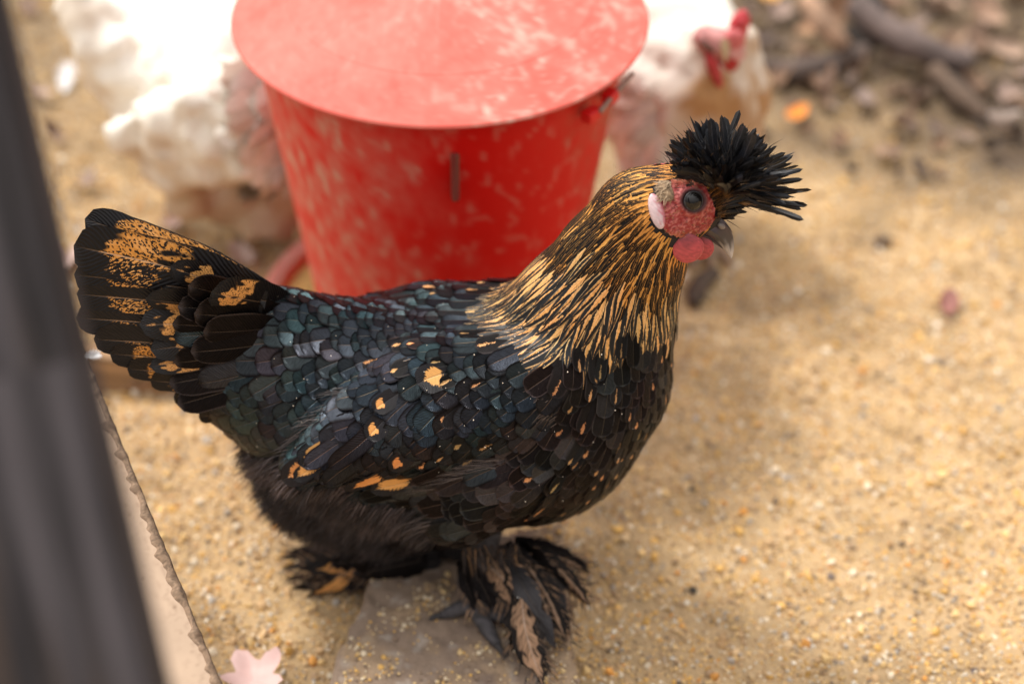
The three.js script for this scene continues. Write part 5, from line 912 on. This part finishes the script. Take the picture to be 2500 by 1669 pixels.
{
  const r = rng(711), leafMat = (c) => phys({ color: rgb(...c), roughness: 0.7, side: THREE.DoubleSide });
  const leaf = (x, y, size, c, label, lobes = 0, o = {}) => {
    const p = onY(x, y, 0); p.y = hump(p.x, p.z) + (o.up ?? 0.006); const t = thing('fallen_leaf', label, 'leaf', p, o.group);
    const L = size * K * depthOf(p) / FOCAL, g = leafGeo(r, L, lobes, o.curl ?? 0.25); mesh('blade', g, leafMat(c), t);
    mesh('stalk', tube([V(-L * 0.45, 0.002, 0), V(-L * 0.62, 0.003, L * 0.03), V(-L * 0.78, 0.001, L * 0.02)], [L * 0.014, L * 0.012, L * 0.01], 6, 3), leafMat(c.map((v) => v * 0.7)), t);
    t.rotation.set((o.tilt ?? 0.2) * (r() - 0.3), o.turn ?? r() * 6.28, (o.tilt ?? 0.2) * (r() - 0.5)); return t;
  };
  leaf(1828, 288, 74, [0.7, 0.24, 0.03], 'bright orange leaf on the sand above the black hen\'s crest', 0, { up: 0.012 });
  leaf(2175, 712, 84, [0.24, 0.095, 0.075], 'reddish brown leaf on the open sand at the right', 0, { up: 0.004 });
  leaf(592, 1588, 185, [0.66, 0.44, 0.4], 'pale pink lobed leaf on the sand by the slab\'s left corner', 5, { up: 0.012, turn: 2.2, curl: 0.12, tilt: 0.1 });
  leaf(328, 905, 60, [0.42, 0.27, 0.2], 'small dull pink leaf on the sand below the black hen\'s tail', 0, { turn: 0.2, curl: 0.5 });
  leaf(140, 620, 110, [0.62, 0.44, 0.38], 'pale pink leaf on the ground between the post and the tail', 5, { turn: 1 });
  leaf(620, 488, 80, [0.36, 0.24, 0.2], 'dull brown leaf on the ground against the left side of the feeder', 0, { turn: 0.3, curl: 0.5 });
  leaf(400, 530, 95, [0.55, 0.38, 0.32], 'pinkish leaf on the ground above the tail of the black hen', 5, { turn: 0.8 });
  leaf(560, 605, 95, [0.52, 0.38, 0.32], 'pinkish leaf on the ground left of the feeder tray', 0, { turn: 2.2 });
  leaf(470, 610, 50, [0.2, 0.13, 0.1], 'small dark leaf between two pinkish leaves left of the feeder tray', 0, { curl: 0.6 });
  leaf(1765, 10, 90, [0.66, 0.34, 0.08], 'yellow orange leaf at the top edge right of the white hen', 0, {});
  leaf(2290, 312, 80, [0.5, 0.42, 0.37], 'pale grey leaf curled lengthwise near the right edge', 0, { turn: -0.6, curl: 0.9 });
  leaf(1915, 60, 105, [0.38, 0.22, 0.13], 'brown leaf standing among the sticks at the upper right', 0, { turn: 1.3, tilt: 1.2, up: 0.02 });
  leaf(1850, 95, 70, [0.45, 0.26, 0.15], 'tan leaf left of the standing brown leaf by the sticks', 0, { turn: 0.4, up: 0.012 });
  const litter = [[1980, 245, 90], [2060, 300, 70], [1890, 230, 80], [2250, 60, 110], [2300, 130, 90], [2150, 30, 90], [1790, 60, 90], [2240, 210, 80], [2040, 20, 80], [2310, 240, 80], [1820, 170, 70], [2330, 20, 90], [2180, 120, 80], [1960, 180, 60], [2100, 240, 70], [1780, 210, 70], [70, 40, 80], [90, 240, 70], [200, 440, 70], [130, 330, 60], [2080, 90, 90], [2210, 330, 60], [1930, 340, 50]];
  for (const [x, y, s] of litter) { const k = 0.55 + 0.7 * r(), c = [[0.26, 0.16, 0.11], [0.3, 0.21, 0.17], [0.22, 0.13, 0.08], [0.36, 0.24, 0.17]][Math.floor(r() * 4)]; leaf(x, y, s, c.map((v) => v * k), x < 300 ? 'dry brown leaf on the bare ground between the dark post and the left white hen' : 'dry brown leaf lying in the litter round the sticks at the upper right', r() < 0.3 ? 5 : 0, { group: x < 300 ? 'dry leaves at the far left' : 'dry leaves in the litter at the upper right', curl: 0.2 + 0.4 * r(), up: 0.008, tilt: 0.6 }); }
  { // the rest of the far litter: shreds of leaf and bark nobody could count
    const a = []; for (let i = 0; i < 420; i++) { const x = lerp(0.02, 0.62, r()), z = lerp(-0.5, -1.15, r()), q = soil(x, z); if (r() > q * 1.1) continue; const g = leafGeo(r, 0.012 + 0.03 * r() * r(), 0, 0.3 + 0.4 * r()); g.rotateX((r() - 0.5) * 1.2); g.rotateY(r() * 6.28); g.translate(x, hump(x, z) + 0.006, z); const k = 0.4 + 0.9 * r(), c = [[0.2, 0.125, 0.085], [0.26, 0.19, 0.16], [0.12, 0.08, 0.055], [0.32, 0.21, 0.14]][Math.floor(r() * 4)]; tint(g, () => c.map((v) => v * k)); a.push(g); }
    const m = mesh('leaf_litter', mergeGeometries(a), std({ vertexColors: true, roughness: 0.85 })); m.userData.kind = 'stuff'; tag(m, 'brown shreds of dead leaf and bark covering the far ground at the upper right', 'leaf litter');
  }
  // sticks
  const stick = (pts, rad, c, label, name = 'stick') => {
    const P = pts.map(([x, y, h]) => onY(x, y, h)); const t = thing(name, label, 'stick', P[0].clone().lerp(P[P.length - 1], 0.5).setY(0));
    const g = tube(P, rad, 10, 8), p = g.attributes.position; for (let i = 0; i < p.count; i++) { const x = p.getX(i), y = p.getY(i), z = p.getZ(i), k = 0.0016 * noise3(x * 60, y * 60, z * 60); p.setXYZ(i, x + k, y + k, z + k); } g.computeVertexNormals();
    tint(g, (x, y, z) => { const k = 0.75 + 0.6 * fbm(x * 30, y * 90, z * 30, 3); return c.map((v) => v * k); }); part('bark', g, std({ vertexColors: true, roughness: 0.9 }), t); return t;
  };
  stick([[1730, 158, 0.012], [1850, 160, 0.012], [1990, 118, 0.02]], [0.011, 0.013, 0.009], [0.115, 0.08, 0.065], 'grey brown stick lying level on the ground right of the white hen');
  stick([[1960, 10, 0.05], [2080, 95, 0.035], [2230, 150, 0.02]], [0.014, 0.016, 0.011], [0.15, 0.108, 0.095], 'thick grey stick slanting down at the upper right');
  stick([[1850, 0, 0.05], [1895, 60, 0.045], [1940, 110, 0.03]], [0.010, 0.012, 0.008], [0.4, 0.24, 0.15], 'light brown stick leaning between the dark hollows');
  stick([[2140, 160, 0.02], [2200, 215, 0.015], [2260, 270, 0.008]], [0.009, 0.011, 0.007], [0.13, 0.083, 0.055], 'short brown stick below the thick grey stick');
  stick([[1640, 625, 0.006], [1605, 655, 0.012], [1590, 700, 0.006]], [0.006, 0.009, 0.006], [0.1, 0.065, 0.045], 'short dark twig on the sand just in front of the black hen\'s breast', 'twig');
  // black lumps painting shade into hollows by the sticks; then clods of earth
  const clod = (x, y, s, c, label) => { const p = onY(x, y, 0), t = thing('ground_lump', label, 'clod', p), q = s * K * depthOf(p) / FOCAL, g = new THREE.IcosahedronGeometry(q, 3), a = g.attributes.position; for (let i = 0; i < a.count; i++) { const k = 1 + 0.5 * fbm(a.getX(i) / q * 1.3 + x, a.getY(i) / q * 1.3, a.getZ(i) / q * 1.3, 3); a.setXYZ(i, a.getX(i) * k, a.getY(i) * k * 0.55, a.getZ(i) * k); } const g2 = mergeVertices(g); g2.computeVertexNormals(); mesh('lump_body', g2, std({ color: rgb(...c), roughness: 0.95 }), t); };
  clod(2000, 85, 62, [0.018, 0.012, 0.009], 'black lump standing in for the shaded hollow behind the sticks');
  clod(1880, 30, 46, [0.02, 0.014, 0.01], 'small black lump standing in for a shaded gap left of the light brown stick');
  clod(1985, 10, 50, [0.016, 0.012, 0.01], 'black lump standing in for a shaded gap at the very top above the sticks');
  clod(2160, 150, 44, [0.05, 0.035, 0.028], 'dark brown clod under the thick grey stick');
  clod(2025, 550, 22, [0.13, 0.085, 0.05], 'small brown clod on the open sand right of the beak');
  clod(1600, 690, 24, [0.12, 0.08, 0.05], 'dark clod behind the hen\'s breast next to the twig');
  clod(1590, 1352, 9, [0.05, 0.04, 0.03], 'small black pebble on the sand right of the feathered foot');
  clod(2160, 835, 13, [0.14, 0.1, 0.07], 'small brown pebble below the reddish brown leaf');
  clod(2235, 1540, 13, [0.1, 0.075, 0.07], 'dark pebble near the lower right corner');
  clod(1430, 1190, 11, [0.14, 0.1, 0.085], 'grey brown pebble under the hen\'s breast');
  clod(1905, 1322, 10, [0.16, 0.12, 0.1], 'grey pebble on the sand in the lower right');
  // white down feathers
  const fluff = (p, L, label) => { const t = thing('white_feather', label, 'feather', p), a = []; for (let i = 0; i < 160; i++) { const s = r(), side = r() < 0.5 ? 1 : -1; a.push({ p: V((s - 0.5) * L, 0.0015, 0), d: V(0.5, 0.35 * r(), side).normalize(), n: V(0, 1, 0), len: L * (0.22 + 0.2 * r()) * (1.1 - Math.abs(s - 0.45)), bend: V(0.2, 0.1, 0), col: [0.84, 0.83, 0.84], w: L * 0.02 }); } mesh('barb', strands(a), std({ vertexColors: true, roughness: 0.9 }), t).userData.kind = 'stuff'; mesh('shaft', tube([V(-L * 0.6, 0, 0), V(0, 0.002, 0), V(L * 0.5, 0.001, 0)], [L * 0.02, L * 0.02, L * 0.008], 6, 3), std({ color: rgb(0.8, 0.78, 0.74), roughness: 0.6 }), t); return t; };
  fluff(at(206, 818, 1.29), 0.012, 'small white feather caught at the far end of the beige board').rotation.set(0.5, 0.4, -0.5);
  fluff(onY(152, 180, 0.008), 0.03, 'white feather on the ground left of the fluffy white hen').rotation.set(0.3, 1.4, 0.3);
}
renderer.render(scene, camera);
